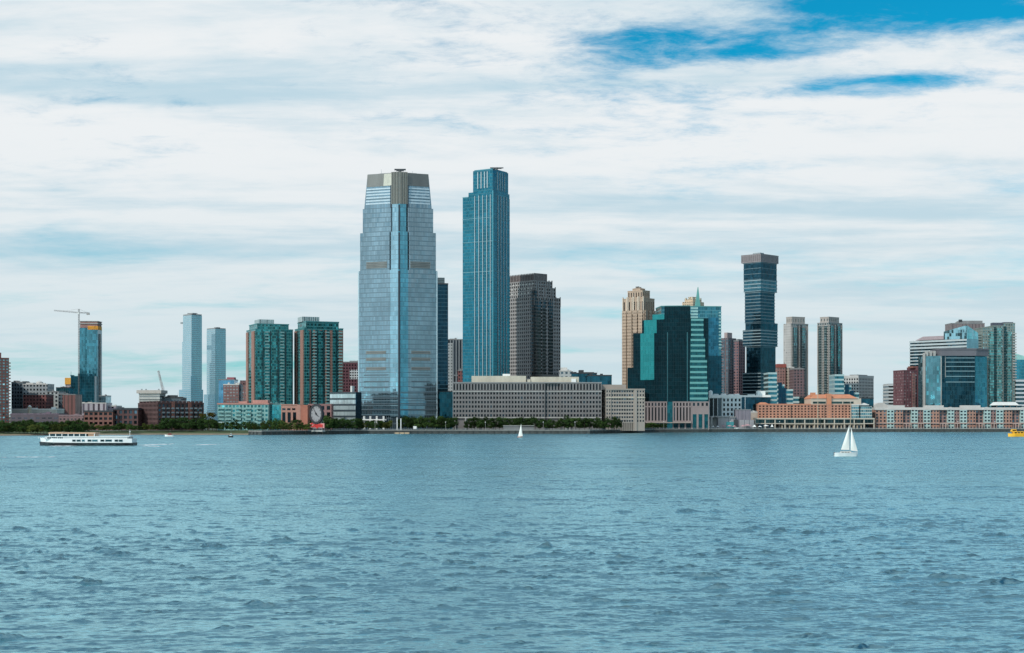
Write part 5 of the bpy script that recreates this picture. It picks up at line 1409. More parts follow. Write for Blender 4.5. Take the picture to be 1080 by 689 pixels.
b.part('glass_front', MB().box(X(766), X(774), -0.12, 0.3, 0.2, b.z(445)), M['paneteal'])
simple_block('stone_block', 'small plain cream block tucked between the pavilion and the orange terminal', 1396, 791.5, 799.4, 435, mat_plain('cream_blank', (0.44, 0.37, 0.31), 0.85), M['roofpale'], depth=12)
# ---- the cluster at the right
def banded(name, label, Y, xl, xr, ytop, ybot, pitch, wallc, glassc, depth=24):
    b = Bld(name, label, 'building', Y, xl, xl, xr, 0, depth=depth)
    b.part('glass_facade', MB().box(0, b.W, 0, b.D, -1, b.z(ytop)), mat_glass('ribbon_glass', glassc, 1.8, 4, 0.1, glassc, var=0.3))
    mb = MB(); n = int((ybot-ytop)/pitch)+1
    for k in range(n):
        zz = b.z(ytop+k*pitch+0.9); mb.box(-0.3, b.W+0.3, -0.35, b.D+0.3, zz-1.05, zz+1.0)
    b.part('floor_band', mb, wallc)
    b.part('roof', MB().box(0.5, b.W-0.5, 0.5, b.D-0.5, b.z(ytop), b.z(ytop)+0.5), M['roofgrey'])
    return b
wb = mat_plain('white_band', (0.55, 0.57, 0.57), 0.6, 0.1)
banded('office_block', 'small white and dark banded office block, left of the purple red brick block', 1620, 937.2, 953, 405.3, 428, 3.6, wb, (0.015, 0.05, 0.07))
banded('office_block', 'white banded office block below the teal pyramid roof at the right edge', 1640, 1071.6, 1096, 400.8, 428, 4.3, mat_plain('white_band_bluish', (0.52, 0.56, 0.58), 0.6, 0.1), (0.03, 0.08, 0.10))
b = Bld('brick_block', 'purple red brick apartment block with white speckled windows, left of the dark glass cube', 'building', 1560, 952, 953, 976.4, 12, depth=24)
w = MB(); h = b.z(391)
b.punched(w, 0, b.fx(967.5), 0, b.D, -1, h, 3.0, 3.2, 0.5, 0.5, 'FL', d=0.4, cap=0.7)
b.punched(w, b.fx(967.5)+0.1, b.W, -0.8, b.D, -1, b.z(387.6), 3.0, 3.2, 0.5, 0.5, 'F', d=0.4, cap=0.7)
b.part('wall', w, mat_plain('plum_brick', (0.15, 0.065, 0.075), 0.9, 0.25))
b.part('red_bay', MB().box(b.fx(962), b.fx(965), -1.3, 0.3, 0, b.z(394)), mat_facade('bay_panel', (0.25, 0.13, 0.12), (0.35, 0.32, 0.30), 2.5, 3.2, 0.6, 0.45))
b.part('penthouse', MB().box(b.fx(965), b.fx(974.5), 4, 16, b.z(388), b.z(386)), M['redbrick'])
b.glaze(mat_pane('speckled_pane', (0.32, 0.28, 0.28), 0.3, 0.9, 0.3))
# slatted glass office with a pointed gable
b = Bld('glass_office', 'banded office with white floor strips and a tall pointed glass gable at its corner', 'building', 1600, 959.4, 1019.5, 1031.3, 44)
W, D, Z = b.W, b.D, b.z
yg = b.fy(995.5)
b.part('glass_facade', MB().box(0.3, W-0.3, 0.3, D-0.3, -1, Z(357.5)), mat_glass('slat_glass', (0.03, 0.09, 0.12), 1.8, 4, 0.1, (0.03, 0.08, 0.1), var=0.4))
sl2 = MB()
for k in range(20):
    zz = Z(358.5+k*3.45)
    if k < 3:
        sl2.box(-0.3, W+0.2, -0.2, D+0.3, zz-1.05, zz+1.0)
    else: sl2.box(-0.25, W+0.2, -0.2, D+0.3, zz-0.62, zz+0.62)
b.part('floor_band', sl2, mat_plain('grey_teal_band', (0.40, 0.45, 0.46), 0.55, 0.1))
gm = MB()
# gable: rises to a point over the corner
P = [(0, 0), (W, 0), (W, yg), (0, yg)]
zz = Z(357.4)
bb = len(gm.v)
gm.v += [(-.4,-.4,zz), (W,-.4,zz), (W,yg,zz), (-.4,yg,zz), (-.4,-.4,Z(343.2)), (W,-.4,Z(350.4)), (W,yg,Z(352)), (-.4,yg,Z(348.8))]
gm.f += [(bb+3,bb+2,bb+1,bb), (bb+4,bb+5,bb+6), (bb+4,bb+6,bb+7), (bb,bb+1,bb+5,bb+4), (bb+1,bb+2,bb+6,bb+5), (bb+2,bb+3,bb+7,bb+6), (bb+3,bb,bb+4,bb+7)]
b.part('corner_glass', MB().box(-0.45, W+0.3, -0.6, -0.25, Z(390), Z(357.5)), mat_glass('corner_pale_glass', (0.22, 0.36, 0.42), 2.6, 3.6, 0.12, (0.2, 0.3, 0.34), metallic=0.35, rough=0.15, tilt=0.02, var=0.1))  # pale colour added to lighten a face that mirrors dark neighbours
b.part('glass_gable', gm, mat_glass('gable_glass', (0.25, 0.45, 0.51), 2.6, 3.6, 0.12, (0.2, 0.36, 0.4), metallic=0.9, rough=0.05, tilt=0.04, var=0.15))
b.part('roof', MB().loft([(2,yg+1),(W-2,yg+1),(W-2,D-6),(2,D-6)], Z(356.9), [(3,yg+1),(W-3,yg+1),(W-3,b.fy(972)),(3,b.fy(972))], Z(353)), mat_plain('mauve_roofing', (0.30, 0.24, 0.25), 0.8))
b = simple_block('office_tower', 'brown grey block top showing above and behind the pointed glass gable', 1760, 1003.2, 1038.5, 341.5, mat_facade('umber_facade', (0.21, 0.17, 0.17), (0.13, 0.11, 0.12), 4, 80, 0.2, 0.9), M['roofgrey'], pent=[(1014, 1038, 338)])
b.part('roof_unit', MB().box(b.fx(1013.5), b.fx(1016.5), 6, 10, b.z(339.4), b.z(336.8)), M['dark'])
# dark glass cube with an overhanging roof
b = Bld('glass_office', 'broad dark glass cube with an overhanging grey roof slab and a pale reflecting left facet', 'building', 1480, 977.5, 992.5, 1028.5, 0, depth=34)
W, D, Z = b.W, 34, b.z
xa = b.fx(978.3); xd = b.fx(1042.6)*1.012
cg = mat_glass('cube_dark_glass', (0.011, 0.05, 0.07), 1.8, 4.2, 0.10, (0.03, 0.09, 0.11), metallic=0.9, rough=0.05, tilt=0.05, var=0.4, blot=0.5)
zt = Z(375.4)
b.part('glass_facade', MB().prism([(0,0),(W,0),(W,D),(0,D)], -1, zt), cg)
b.part('left_facet', MB().prism([(xa,8.5),(-0.1,0.6),(-0.1,D),(xa,D)], -1, zt), mat_glass('facet_sky_reflect_glass', (0.085, 0.20, 0.235), 1.8, 4.2, 0.10, (0.07, 0.16, 0.19), metallic=0.9, rough=0.04, tilt=0.045, var=0.2, blot=0.35))  # turned left; the brighter sky reflection is put into its tint
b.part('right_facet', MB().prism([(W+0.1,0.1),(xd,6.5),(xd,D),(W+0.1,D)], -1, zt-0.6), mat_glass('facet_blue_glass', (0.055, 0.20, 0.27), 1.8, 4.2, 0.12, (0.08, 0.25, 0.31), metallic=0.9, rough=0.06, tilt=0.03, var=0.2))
b.part('roof', MB().prism([(-0.5,-1.6),(W+0.6,-1.6),(xd+1.4,6.0),(xd+1.4,D+1),(-0.5,D+1)], zt, Z(369.0)).prism([(-0.9,-2.2),(W+0.9,-2.2),(xd+2.0,5.6),(xd+2.0,D+1.4),(-0.9,D+1.4)], Z(369.0), Z(367.6)), mat_plain('slab_grey', (0.13, 0.125, 0.14), 0.6, 0.15))
cb_ = MB()
for y in (377.6, 382, 386.6, 391.5, 397, 403):
    cb_.box(b.fx(997.5), b.fx(1028), -0.35, 0.2, Z(y)-0.45, Z(y)+0.35)
b.part('floor_band', cb_, mat_plain('cube_band', (0.16, 0.26, 0.29), 0.5))
b.part('upright_frame', MB().box(-0.3, 0.5, -0.4, 0.5, -1, zt).box(xa-1.6, xa-0.05, 7.6, 12, -1, Z(372)).box(b.fx(997)-0.2, b.fx(997)+0.2, -0.3, 0.2, Z(398), zt), M['concrete'])
for px0 in (980.5, 984.5, 988.5):
    b.part('plant_room', MB().box(b.fx(px0)-1.1, b.fx(px0)+1.1, 9, 14, zt, Z(369.8)), M['concrete'])
# residential tower with projecting bays
b = Bld('apartment_tower', 'greenish grey apartment tower with stepped top and balconies, right of the dark glass cube', 'building', 1640, 1036.6, 1036.6, 1071, 0, depth=28)
W, D, Z = b.W, 28, b.z; X = b.fx
w = MB()
b.punched(w, 0, X(1047), 0.8, D, -1, Z(345.6), 2.7, 3.1, 0.6, 0.55, 'F', d=0.5, cap=0.5)
b.punched(w, X(1047)+0.1, X(1058.4), 0.0, D, -1, Z(343.8), 2.7, 3.1, 0.62, 0.55, 'F', d=0.5, cap=0.5)
b.punched(w, X(1058.4)+0.1, W, 1.2, D, -1, Z(341.4), 2.7, 3.1, 0.6, 0.55, 'FR', d=0.5, cap=0.9)
b.part('wall', w, mat_plain('green_grey_panel', (0.20, 0.235, 0.215), 0.75, 0.2))
b.part('bay_window', MB().box(X(1043.5), X(1048), -1.0, 0.9, 0, Z(350)).box(X(1051), X(1056), -1.1, 0.1, 0, Z(346)).box(X(1062.5), X(1066.5), -0.4, 1.3, 0, Z(350)), mat_glass('bay_teal', (0.09, 0.25, 0.25), 1.8, 3.1, 0.15, (0.14, 0.2, 0.19), band=0.25, bcol=(0.17, 0.22, 0.2), var=0.6, tilt=0.06))
b.part('dark_strip', MB().box(X(1048.4), X(1050.6), -0.3, 0.4, 0, Z(345)).box(X(1057.4), X(1061.5), 0.3, 1.5, 0, Z(344.5)), mat_glass('strip_dark', (0.012, 0.05, 0.06), 1.8, 3.1, 0.1, (0.03, 0.05, 0.05), band=0.2, bcol=(0.06, 0.08, 0.08), var=0.4))
b.part('roof_screen', MB().box(X(1047), X(1058), 0.4, 8, Z(343.2), Z(340.4)).box(X(1060), X(1070), 4, 18, Z(341), Z(339.6)), mat_plain('roof_screen', (0.07, 0.075, 0.10), 0.6))
b.part('low_wing', MB().box(X(1030), -0.05, 2, D, -1, Z(353.4)), mat_facade('wing_balcony', (0.22, 0.25, 0.23), (0.05, 0.08, 0.08), 8, 3.1, 0.8, 0.5))
for k in range(18):
    zb = Z(352.5)-k*3.1
    b.part('balcony', MB().box(X(1068.2), W+1.4, 0.2, 3.2, zb, zb+1.2), M['concrete'])
b.glaze(M['panepale'])
b = Bld('pyramid_tower', 'teal glass block with a pale green pyramid roof, cut by the right edge', 'building', 1720, 1062, 1062, 1093, 0, depth=28)
b.part('glass_facade', MB().box(0, b.W, 0, b.D, -1, b.z(379.5)), mat_glass('pyramid_glass', (0.04, 0.24, 0.32), 2, 4, 0.12, (0.05, 0.2, 0.26), band=0.2, bcol=(0.05, 0.22, 0.28), var=0.25))
hx = b.fx(1074)
b.part('pyramid_roof', MB().loft([(-0.5,-0.5),(b.W+0.5,-0.5),(b.W+0.5,b.D+0.5),(-0.5,b.D+0.5)], b.z(379.5), [(hx-0.4,13.6),(hx+0.4,13.6),(hx+0.4,14.4),(hx-0.4,14.4)], b.z(372.2)), mat_plain('copper_green', (0.22, 0.42, 0.38), 0.6, 0.15))
# white canopy roof behind the town houses, and low arched shed
b = empty('canopy', (PX(1060, 1460), 1460, G), 0, 'wide white canopy roof on columns above the brick town houses near the right edge', 'canopy')
fx_ = lambda px: PX(px, 1460)-PX(1060, 1460)
fz_ = lambda py: PZ(py, 1460)-G
MB().loft([(fx_(1047.5),-6),(fx_(1073),-6),(fx_(1073),12),(fx_(1047.5),12)], fz_(427.6), [(fx_(1051),-5),(fx_(1069),-5),(fx_(1069),10),(fx_(1051),10)], fz_(424.2)).build('roof', M['white'], b)
for px0 in (1050, 1058, 1064, 1071):
    MB().box(fx_(px0)-0.5, fx_(px0)+0.5, -4, -3, -0.3, fz_(427.6)).build('column', M['concrete'], b)
MB().box(fx_(1049), fx_(1077), -2.5, 10, -0.3, fz_(428)).build('glass_wall', dteal, b)
b = empty('arched_shed', (PX(929, 1500), 1500, G), 0, 'low pale arched shed roof between the terminal and the banded office block', 'shed')
fx_ = lambda px: PX(px, 1500)-PX(929, 1500)
fz_ = lambda py: PZ(py, 1500)-G
arc = [(fx_(921.5), -0.3), (fx_(937), -0.3), (fx_(937), fz_(428))] + [(fx_(936-13.5*i/8), fz_(428-3.2*math.sin(math.pi*(i/8)*0.85+0.2))) for i in range(9)] + [(fx_(921.5), fz_(428))]
MB().xprism(arc, 0, 30).build('shell', M['roofpale'], b)
MB().box(fx_(922), fx_(936.5), -0.4, 0, 0, fz_(430)).build('glass_front', M['paneteal'], b)

# ---- long brick waterfront apartment row
b = Bld('apartment_row', 'long low row of brick waterfront apartments with white roofs and pale teal bay stacks', 'building', 1402, 923, 923, 1112, 0, depth=26)
W, D, Z = b.W, 26, b.z; X = b.fx
w = MB(); h = Z(432.3)
period = 38.7
teal = []; recess = []; gl = MB(); arc_ = MB(); rf = MB()
x = 923.0
edges = [(923.0, 935.2, 'brick')]
p0 = 935.2
while p0 < 1112:
    for wd, kd in ((7.2, 'wide'), (9.3, 'brick'), (8.2, 'recess'), (6.6, 'narrow'), (5.4, 'brick2')):
        edges.append((p0, min(p0+wd+0.4, 1112), kd)); p0 += wd+0.34
        if p0 >= 1111: break
wh = MB(); brick_mats = {'brick': M['orangebrick']}
wp = MB()
bay_count = 0
tanm = mat_plain('tan_brick', (0.36, 0.20, 0.15), 0.9, 0.22); mauvem = mat_plain('mauve_brick', (0.25, 0.155, 0.14), 0.9, 0.22)
tealm = mat_plain('pale_teal_bay', (0.36, 0.47, 0.445), 0.6, 0.12)
for (a, c, kd) in edges:
    xa, xc_ = X(a), X(c)-0.06
    if xc_-xa < 1: continue
    if kd in ('brick', 'brick2'):
        w = MB()
        b.punched(w, xa, xc_, 0, D, -0.5, h, 3.2, 3.05, 0.5, 0.55, 'F', d=0.45, cap=0)
        b.part('brick_bay', w, tanm if kd == 'brick' else mauvem)
    elif kd == 'recess':
        wp = MB()
        b.punched(wp, xa, xc_, 2.6, D, -0.5, h-0.3, 3.4, 3.05, 0.55, 0.6, 'F', d=0.45, cap=0)
        b.part('recessed_wall', wp, mauvem)
    else:
        yo = -0.9 if kd == 'wide' else -0.5
        t_ = MB()
        b.punched(t_, xa, xc_, yo, D, -0.5, h-(0.2 if kd == 'wide' else -0.8), (xc_-xa)/2, 3.05, 0.62, 0.5, 'F', d=0.5, cap=0)
        b.part('bay', t_, tealm)
        if kd == 'narrow':
            rf.xprism([(xa-0.4, h+0.7), (xc_+0.4, h+0.7), (xc_, h+1.8), ((xa+xc_)/2, h+2.7), (xa, h+1.8)], yo-0.3, 4)
    if kd in ('recess', 'brick2'):
        n_ = max(2, int((xc_-xa)/2.6))
        for i in range(n_+1):
            xx0 = xa+i/n_*(xc_-xa); arc_.box(max(xa, xx0-0.35), min(xc_, xx0+0.35), -2.6, -2.0, -0.5, Z(447.2))
        arc_.box(xa, xc_, -2.8, -1.2, Z(447.2), Z(446.0))
arc_.box(0.1, W-0.1, -1.15, -0.6, Z(446.9), Z(446.0))
b.part('arcade', arc_, mat_plain('pink_arcade', (0.42, 0.30, 0.26), 0.8, 0.12))
rf.box(-0.4, W+0.4, -0.9, 3, h-0.2, h+0.7).box(0, W, 2.9, D, h-0.2, Z(429.8))
for a, c in ((978.8, 997.3), (1017.4, 1036.3), (938, 956)):
    rf.box(X(a), X(c), 6, 16, Z(429.8), Z(427.6))
b.part('roof', rf, mat_plain('white_roof', (0.47, 0.45, 0.425), 0.75, 0.1))
b.glaze(M['pane'])

# ================================================================== clock on the left quay
Yk = 1168
ck = empty('clock', (PX(333.6, Yk), Yk, G), R(-42), 'huge round clock on a steel frame above red lettering at the water edge', 'clock')
cz = PZ(436.6, Yk)-G; cr_ = 7.35
def disc(mb, r, y0, y1, n=40, r_in=None):
    pts = [(r*math.cos(2*math.pi*i/n), cz+r*math.sin(2*math.pi*i/n)) for i in range(n)]
    if r_in is None: return mb.xprism(pts, y0, y1)
    b0 = len(mb.v)
    for y in (y0, y1):
        for rr in (r, r_in):
            mb.v += [(rr*math.cos(2*math.pi*i/n), y, cz+rr*math.sin(2*math.pi*i/n)) for i in range(n)]
    for i in range(n):
        j = (i+1) % n
        A, B, C_, D_ = b0, b0+n, b0+2*n, b0+3*n
        mb.f += [(A+i, A+j, B+j, B+i), (C_+j, C_+i, D_+i, D_+j), (A+j, A+i, C_+i, C_+j), (B+i, B+j, D_+j, D_+i)]
    return mb
m_clockface = mat_plain('clock_face_paint', (0.24, 0.225, 0.23), 0.7, 0.1)
m_clockrim = mat_plain('clock_rim_paint', (0.02, 0.018, 0.022), 0.6)
face = disc(MB(), cr_*0.9, -0.1, 0.25).build('face', m_clockface, ck)
disc(MB(), cr_*1.1, -0.55, 1.1, r_in=cr_*0.88).build('rim', m_clockrim, ck)
tk = MB()
for i in range(60):
    t = 2*math.pi*i/60
    big_ = i % 5 == 0
    r0, r1, hw = (cr_*0.62, cr_*0.84, 0.17) if big_ else (cr_*0.80, cr_*0.84, 0.07)
    c_, s_ = math.cos(t), math.sin(t)
    tk.xprism([(r0*c_+hw*s_, cz+r0*s_-hw*c_), (r1*c_+hw*s_, cz+r1*s_-hw*c_), (r1*c_-hw*s_, cz+r1*s_+hw*c_), (r0*c_-hw*s_, cz+r0*s_+hw*c_)], -0.16, -0.1)
tk.build('hour_marks', m_clockrim, face)
def hand(name, deg, L, hw):
    t = R(deg); c_, s_ = math.cos(t), math.sin(t)
    MB().xprism([(-1.4*c_+hw*s_, cz-1.4*s_-hw*c_), (L*c_+hw*0.4*s_, cz+L*s_-hw*0.4*c_), (L*c_-hw*0.4*s_, cz+L*s_+hw*0.4*c_), (-1.4*c_-hw*s_, cz-1.4*s_+hw*c_)], -0.3, -0.18).build(name, m_clockrim, face)
hand('minute_hand', 128, 5.9, 0.42); hand('hour_hand', -38, 3.8, 0.62)
disc(MB(), 0.9, -0.4, -0.1, 16).build('hub', m_clockrim, face)
frm = MB()
for x in (-5.5, -1.9, 1.9, 5.5):
    frm.tube((x, 1.4, -0.5), (x*0.75, 1.4, cz), 0.22, 0.2)
    frm.tube((x, 4.5, -0.5), (x*0.75, 1.4, cz+1), 0.18)
frm.tube((-5.5, 1.4, 1), (1.9, 1.4, 7), 0.15).tube((5.5, 1.4, 1), (-1.9, 1.4, 7), 0.15).tube((-6, 1.2, 4.6), (6, 1.2, 4.6), 0.2).tube((-6, 1.2, 1.8), (6, 1.2, 1.8), 0.2)
frm.build('frame', M['steel'], ck)
tc_ = bpy.data.curves.new('lettering', 'FONT')
tc_.body = 'Colgate'; tc_.size = 4.6; tc_.extrude = 0.2; tc_.align_x = 'CENTER'; tc_.offset = 0.07
m_red = mat_plain('red_sign_paint', (0.62, 0.045, 0.04), 0.5, 0.05)
tc_.materials.append(m_red)
to = bpy.data.objects.new('lettering', tc_)
COL.objects.link(to)
bpy.context.view_layer.update()
lme = bpy.data.meshes.new_from_object(to.evaluated_get(bpy.context.evaluated_depsgraph_get()))
bpy.data.objects.remove(to)
lme.name = 'lettering'
to = bpy.data.objects.new('lettering', lme)
to.parent = ck; to.location = (0, 0.3, PZ(450.4, Yk)-G); to.rotation_euler = (R(90), 0, 0); to.scale = (1.02, 1, 1)
COL.objects.link(to)
MB().box(-9.0, 9.0, 0.7, 0.9, PZ(451.6, Yk)-G, PZ(446.6, Yk)-G).build('sign_board', mat_plain('sign_board_pink', (0.50, 0.20, 0.19), 0.7, 0.1), ck)
MB().box(-7, 7, 0.4, 3.5, -0.5, 0.5).build('base', M['concrete'], ck)

# ================================================================== trees
m_leafs = []
for nm, c1, c2 in (('dark_leaves', (0.020, 0.042, 0.014), (0.055, 0.095, 0.030)), ('mid_leaves', (0.028, 0.058, 0.017), (0.075, 0.120, 0.035)), ('olive_leaves', (0.050, 0.066, 0.018), (0.115, 0.130, 0.036)), ('yellow_leaves', (0.10, 0.085, 0.02), (0.20, 0.15, 0.035))):
    m, n = new_mat(nm)
    geo = n.n('ShaderNodeNewGeometry'); oi = n.n('ShaderNodeObjectInfo')
    r = n.m('FRACT', n.m('ADD', geo.outputs['Random Per Island'], n.m('MULTIPLY', oi.outputs['Random'], 0.37)))
    c = n.mix(r, c1, c2)
    c = n.v('SCALE', c, n.ramp(oi.outputs['Random'], 0, 1, 0.5, 1.4, False))
    d_ = n.n('ShaderNodeBsdfDiffuse', {'Color': c}); tr = n.n('ShaderNodeBsdfTranslucent', {'Color': c})
    mx = n.n('ShaderNodeMixShader', {0: 0.25, 1: d_.outputs[0], 2: tr.outputs[0]})
    n.n('ShaderNodeOutputMaterial', {'Surface': mx.outputs[0]})
    m_leafs.append(m)
m_bark = mat_plain('bark', (0.07, 0.055, 0.042), 0.95, 0.3, 1.0)
def crown_mesh(seed, wide, n=1300):
    rnd = random.Random(seed)
    lobes = []
    for i in range(9):
        a = rnd.uniform(0, 6.28); r = rnd.uniform(0.12, 0.34)*wide; z = rnd.uniform(0.27, 0.84)
        lobes.append((r*math.cos(a), r*math.sin(a), z, rnd.uniform(0.10, 0.21)*wide, rnd.uniform(0.09, 0.16)))
    lobes.append((0, 0, 0.62, 0.26*wide, 0.28))
    mb = MB()
    for i in range(n):
        x, y, z, rr, rz = rnd.choice(lobes)
        d = Vector((rnd.gauss(0,1), rnd.gauss(0,1), rnd.gauss(0,1))).normalized()*(rnd.uniform(0.55, 1.08))
        c = Vector((x+d.x*rr, y+d.y*rr, z+d.z*rz))
        nrm = (d+Vector((rnd.gauss(0,.5), rnd.gauss(0,.5), rnd.gauss(0,.5)+0.3))).normalized()
        a = nrm.orthogonal().normalized(); b_ = nrm.cross(a)
        t = rnd.uniform(0, 6.28); a, b_ = a*math.cos(t)+b_*math.sin(t), b_*math.cos(t)-a*math.sin(t)
        s1 = rnd.uniform(0.022, 0.046); s2 = s1*rnd.uniform(0.6, 1.0)
        mb.quad(*[tuple(c+a*u*s1+b_*v*s2) for u, v in ((-1,-.4),(0,-1),(1,.3),(.1,1))])
    return mb
def trunk_mesh(seed):
    rnd = random.Random(seed)
    mb = MB().tube((0,0,-0.03), (0.01,0,0.42), 0.026, 0.017, 7)
    for i in range(4):
        a = 6.28*i/4+rnd.uniform(-.4,.4)
        mb.tube((0.01,0,0.30+0.04*i), (0.20*math.cos(a), 0.20*math.sin(a), 0.58+0.05*i), 0.012, 0.005, 5)
    return mb
crowns = [[crown_mesh(20+i, 1.0 if i < 3 else 1.3, 1300).mesh('crown', mt) for i in range(4)] for mt in m_leafs]
trunks = [trunk_mesh(50+i).mesh('trunk', m_bark) for i in range(2)]
rt = random.Random(5)
def tree(x, y, z, h, wid, leaf, label, group=None, seed=0):
    o = empty('tree', (x, y, z), rt.uniform(0, 6.28), label, 'tree', group)
    o.scale = (h*wid, h*wid, h)
    for nm, me in (('crown', crowns[leaf][rt.randrange(4)]), ('trunk', trunks[rt.randrange(2)])):
        c = bpy.data.objects.new(nm, me); c.parent = o; COL.objects.link(c)
    return o
def tree_row(p0, p1, Y0, Y1, n, ya, yb, leafs, label, group, wid=(0.85, 1.15), z=G):
    for i in range(n):
        px0 = p0+(i+0.5+rt.uniform(-.35,.35))/n*(p1-p0)
        Y = rt.uniform(Y0, Y1)
        top = PZ(rt.uniform(ya, yb)-1.6, Y)
        tree(PX(px0, Y), Y, z, max(3.0, top-z), rt.uniform(*wid), rt.choice(leafs), label, group)
tree_row(-24, 92, 1160, 1196, 40, 442, 447, (0, 0, 1), 'dark green tree in the dense belt along the left bank behind the ferry', 'tree belt on the left bank', (1.0, 1.4))
tree_row(-24, 90, 1128, 1144, 38, 447, 451.5, (0, 1, 1, 2), 'lower bushy tree at the front of the tree belt on the left bank', 'front bushes on the left bank', (1.1, 1.6), 1.5)
tree_row(92, 148, 1162, 1196, 16, 446.5, 451, (0, 1, 2), 'small bushy tree on the bank before the brown arcaded brick blocks', 'bushes before the brick blocks', (1.1, 1.7))
tree_row(150, 174, 1180, 1196, 7, 447.5, 451, (1, 2), 'small bush on the bank before the dark red brick loft block', 'bushes before the loft block', (1.1, 1.6))
tree_row(172, 229, 1180, 1212, 26, 438.5, 448, (0, 0, 1), 'dark green tree in the clump between the dark brick loft and teal low rise', 'trees before the brick loft', (0.95, 1.25))
tree(PX(219.5, 1222), 1222, G, PZ(432.0, 1222)-G, 1.0, 3, 'tallest tree of the clump beside the brick loft, its crown turning olive yellow')
tree_row(233, 330, 1176, 1204, 24, 441.5, 449, (0, 1, 1, 2), 'green tree on the quay between the pale teal low rise and the big clock', 'trees left of the clock', (0.75, 1.1))
tree_row(262, 328, 1166, 1174, 16, 447, 451, (1, 2, 2), 'light olive bush along the quay edge left of the big clock', 'quay edge bushes left of the clock', (0.8, 1.3))
tree_row(342, 352, 1192, 1206, 4, 436, 441, (0, 1), 'tall green tree just right of the big clock', 'trees right of the clock', (0.75, 1.0))
tree_row(352, 382, 1214, 1238, 10, 440.5, 447, (0, 0, 1), 'dark tree before the low banded glass block right of the clock', 'trees before the banded block', (0.8, 1.15))
tree_row(379, 412, 1250, 1262, 9, 443.5, 446, (0, 1, 2), 'small green tree before the left face of the tallest tower', 'trees left of the tallest tower', (1.0, 1.3))
tree_row(424, 480, 1250, 1266, 17, 439.4, 441.5, (0, 0, 1), 'clipped dark green tree before the right face of the tallest tower', 'trees right of the tallest tower', (0.85, 1.1))
tree_row(492, 571, 1248, 1262, 22, 438.8, 445, (0, 0, 0, 1), 'dark green quay tree before the left half of the long grey stone office', 'trees before the left half of the stone office', (0.85, 1.15))
tree_row(571, 652, 1248, 1262, 22, 438.8, 445.5, (0, 0, 0, 1), 'dark green quay tree before the right half of the long grey stone office', 'trees before the right half of the stone office', (0.85, 1.15))
tree_row(674, 702, 1350, 1354, 7, 446.4, 448.5, (0, 1), 'small round tree before the stone base of the dark green tower', 'trees before the green tower', (1.2, 1.6))

# ================================================================== quay furniture
o = empty('kiosk', (PX(530.8, 1244), 1244, G), 0, 'long low grey flat roofed quay kiosk behind the small distant sailboat', 'kiosk')
fx_ = lambda px: PX(px, 1244)-PX(530.8, 1244)
MB().box(0, fx_(548), 0, 5, -0.3, PZ(449.2, 1244)-G).box(fx_(548.05), fx_(563), 0.4, 5, -0.3, PZ(449.8, 1244)-G).build('wall', mat_plain('kiosk_grey', (0.16, 0.165, 0.165), 0.8), o)
MB().box(-0.3, fx_(563)+0.5, -0.5, 5.3, PZ(449.2, 1244)-G, PZ(448.8, 1244)-G).build('roof', M['concrete'], o)
o = empty('floating_stage', (PX(424, 1216), 1216, 0), 0, 'small tan timber landing stage at the sea wall below the tallest tower', 'landing stage')
MB().box(-6.5, 6.5, -1.5, 3, -0.4, 1.3).build('deck', mat_plain('tan_timber', (0.44, 0.31, 0.20), 0.85, 0.2, 0.5), o)
for x in (-6.2, -2, 2, 6.2):
    MB().tube((x, -1.7, -1.5), (x, -1.7, 2.2), 0.18).build('mooring_pile', M['dark'], o)
for pxv, yt, lb in ((418.8, 440.5, 'left one of two white pylons by the corner of the tallest tower'), (422.8, 441.5, 'right one of two white pylons by the corner of the tallest tower')):
    yy = 1240
    o = empty('pylon', (PX(pxv, yy), yy, G), 0, lb, 'pylon')
    MB().box(-0.35, 0.35, -0.35, 0.35, -0.2, PZ(yt, yy)-G).build('shaft', M['white'], o)
    MB().box(-0.6, 0.6, -0.6, 0.6, -0.2, 0.6).build('foot', M['concrete'], o)
o = empty('notice_board', (PX(437.6, 1240), 1240, G), 0, 'small white notice board on the quay before the trees of the tallest tower', 'notice board')
MB().box(-1.4, 1.4, -0.12, 0.12, 0.9, 3.4).build('board', M['white'], o)
for x in (-1.1, 1.1): MB().box(x-0.1, x+0.1, 0.13, 0.3, -0.2, 3.2).build('leg', M['steel'], o)
# lamp posts along the quay
lamp_spots = [(366, 1232, 'white lamp post before the low banded glass block'), (395.5, 1240, 'white lamp post before the left face of the tallest tower'), (470, 1242, 'lamp post on the quay before the dark glass annex'),
              (512, 1240, 'lamp post on the quay left of the grey kiosk'), (573, 1240, 'lamp post on the quay just right of the grey kiosk'), (606.4, 1238, 'white topped lamp post before the right half of the grey stone office'),
              (647, 1290, 'lamp post before the colonnade of the warm stone block'), (700, 1344, 'lamp post before the stone base of the dark green tower'), (770, 1366, 'lamp post before the grey pavilion'), (822, 1374, 'lamp post at the left end of the terminal colonnade'),
              (943, 1384, 'lamp post before the left end of the brick apartment row'), (1010, 1386, 'lamp post before the middle of the brick apartment row'), (1049, 1388, 'lamp post before the right end of the brick apartment row')]
def lamp(px0, Y, label):
    o = empty('lamp_post', (PX(px0, Y), Y, G), 0, label, 'lamp post', 'lamp posts along the quay')
    MB().tube((0,0,-0.2), (0,0,6.6), 0.13, 0.09).build('post', M['concrete'], o)
    MB().tube((0,0,6.5), (0,-0.9,6.9), 0.08).build('arm', M['concrete'], o)
    MB().loft(ngon(0,-0.9,0.42,8), 6.7, ngon(0,-0.9,0.22,8), 7.2).build('lamp_head', M['white'], o)
for q in lamp_spots: lamp(*q)
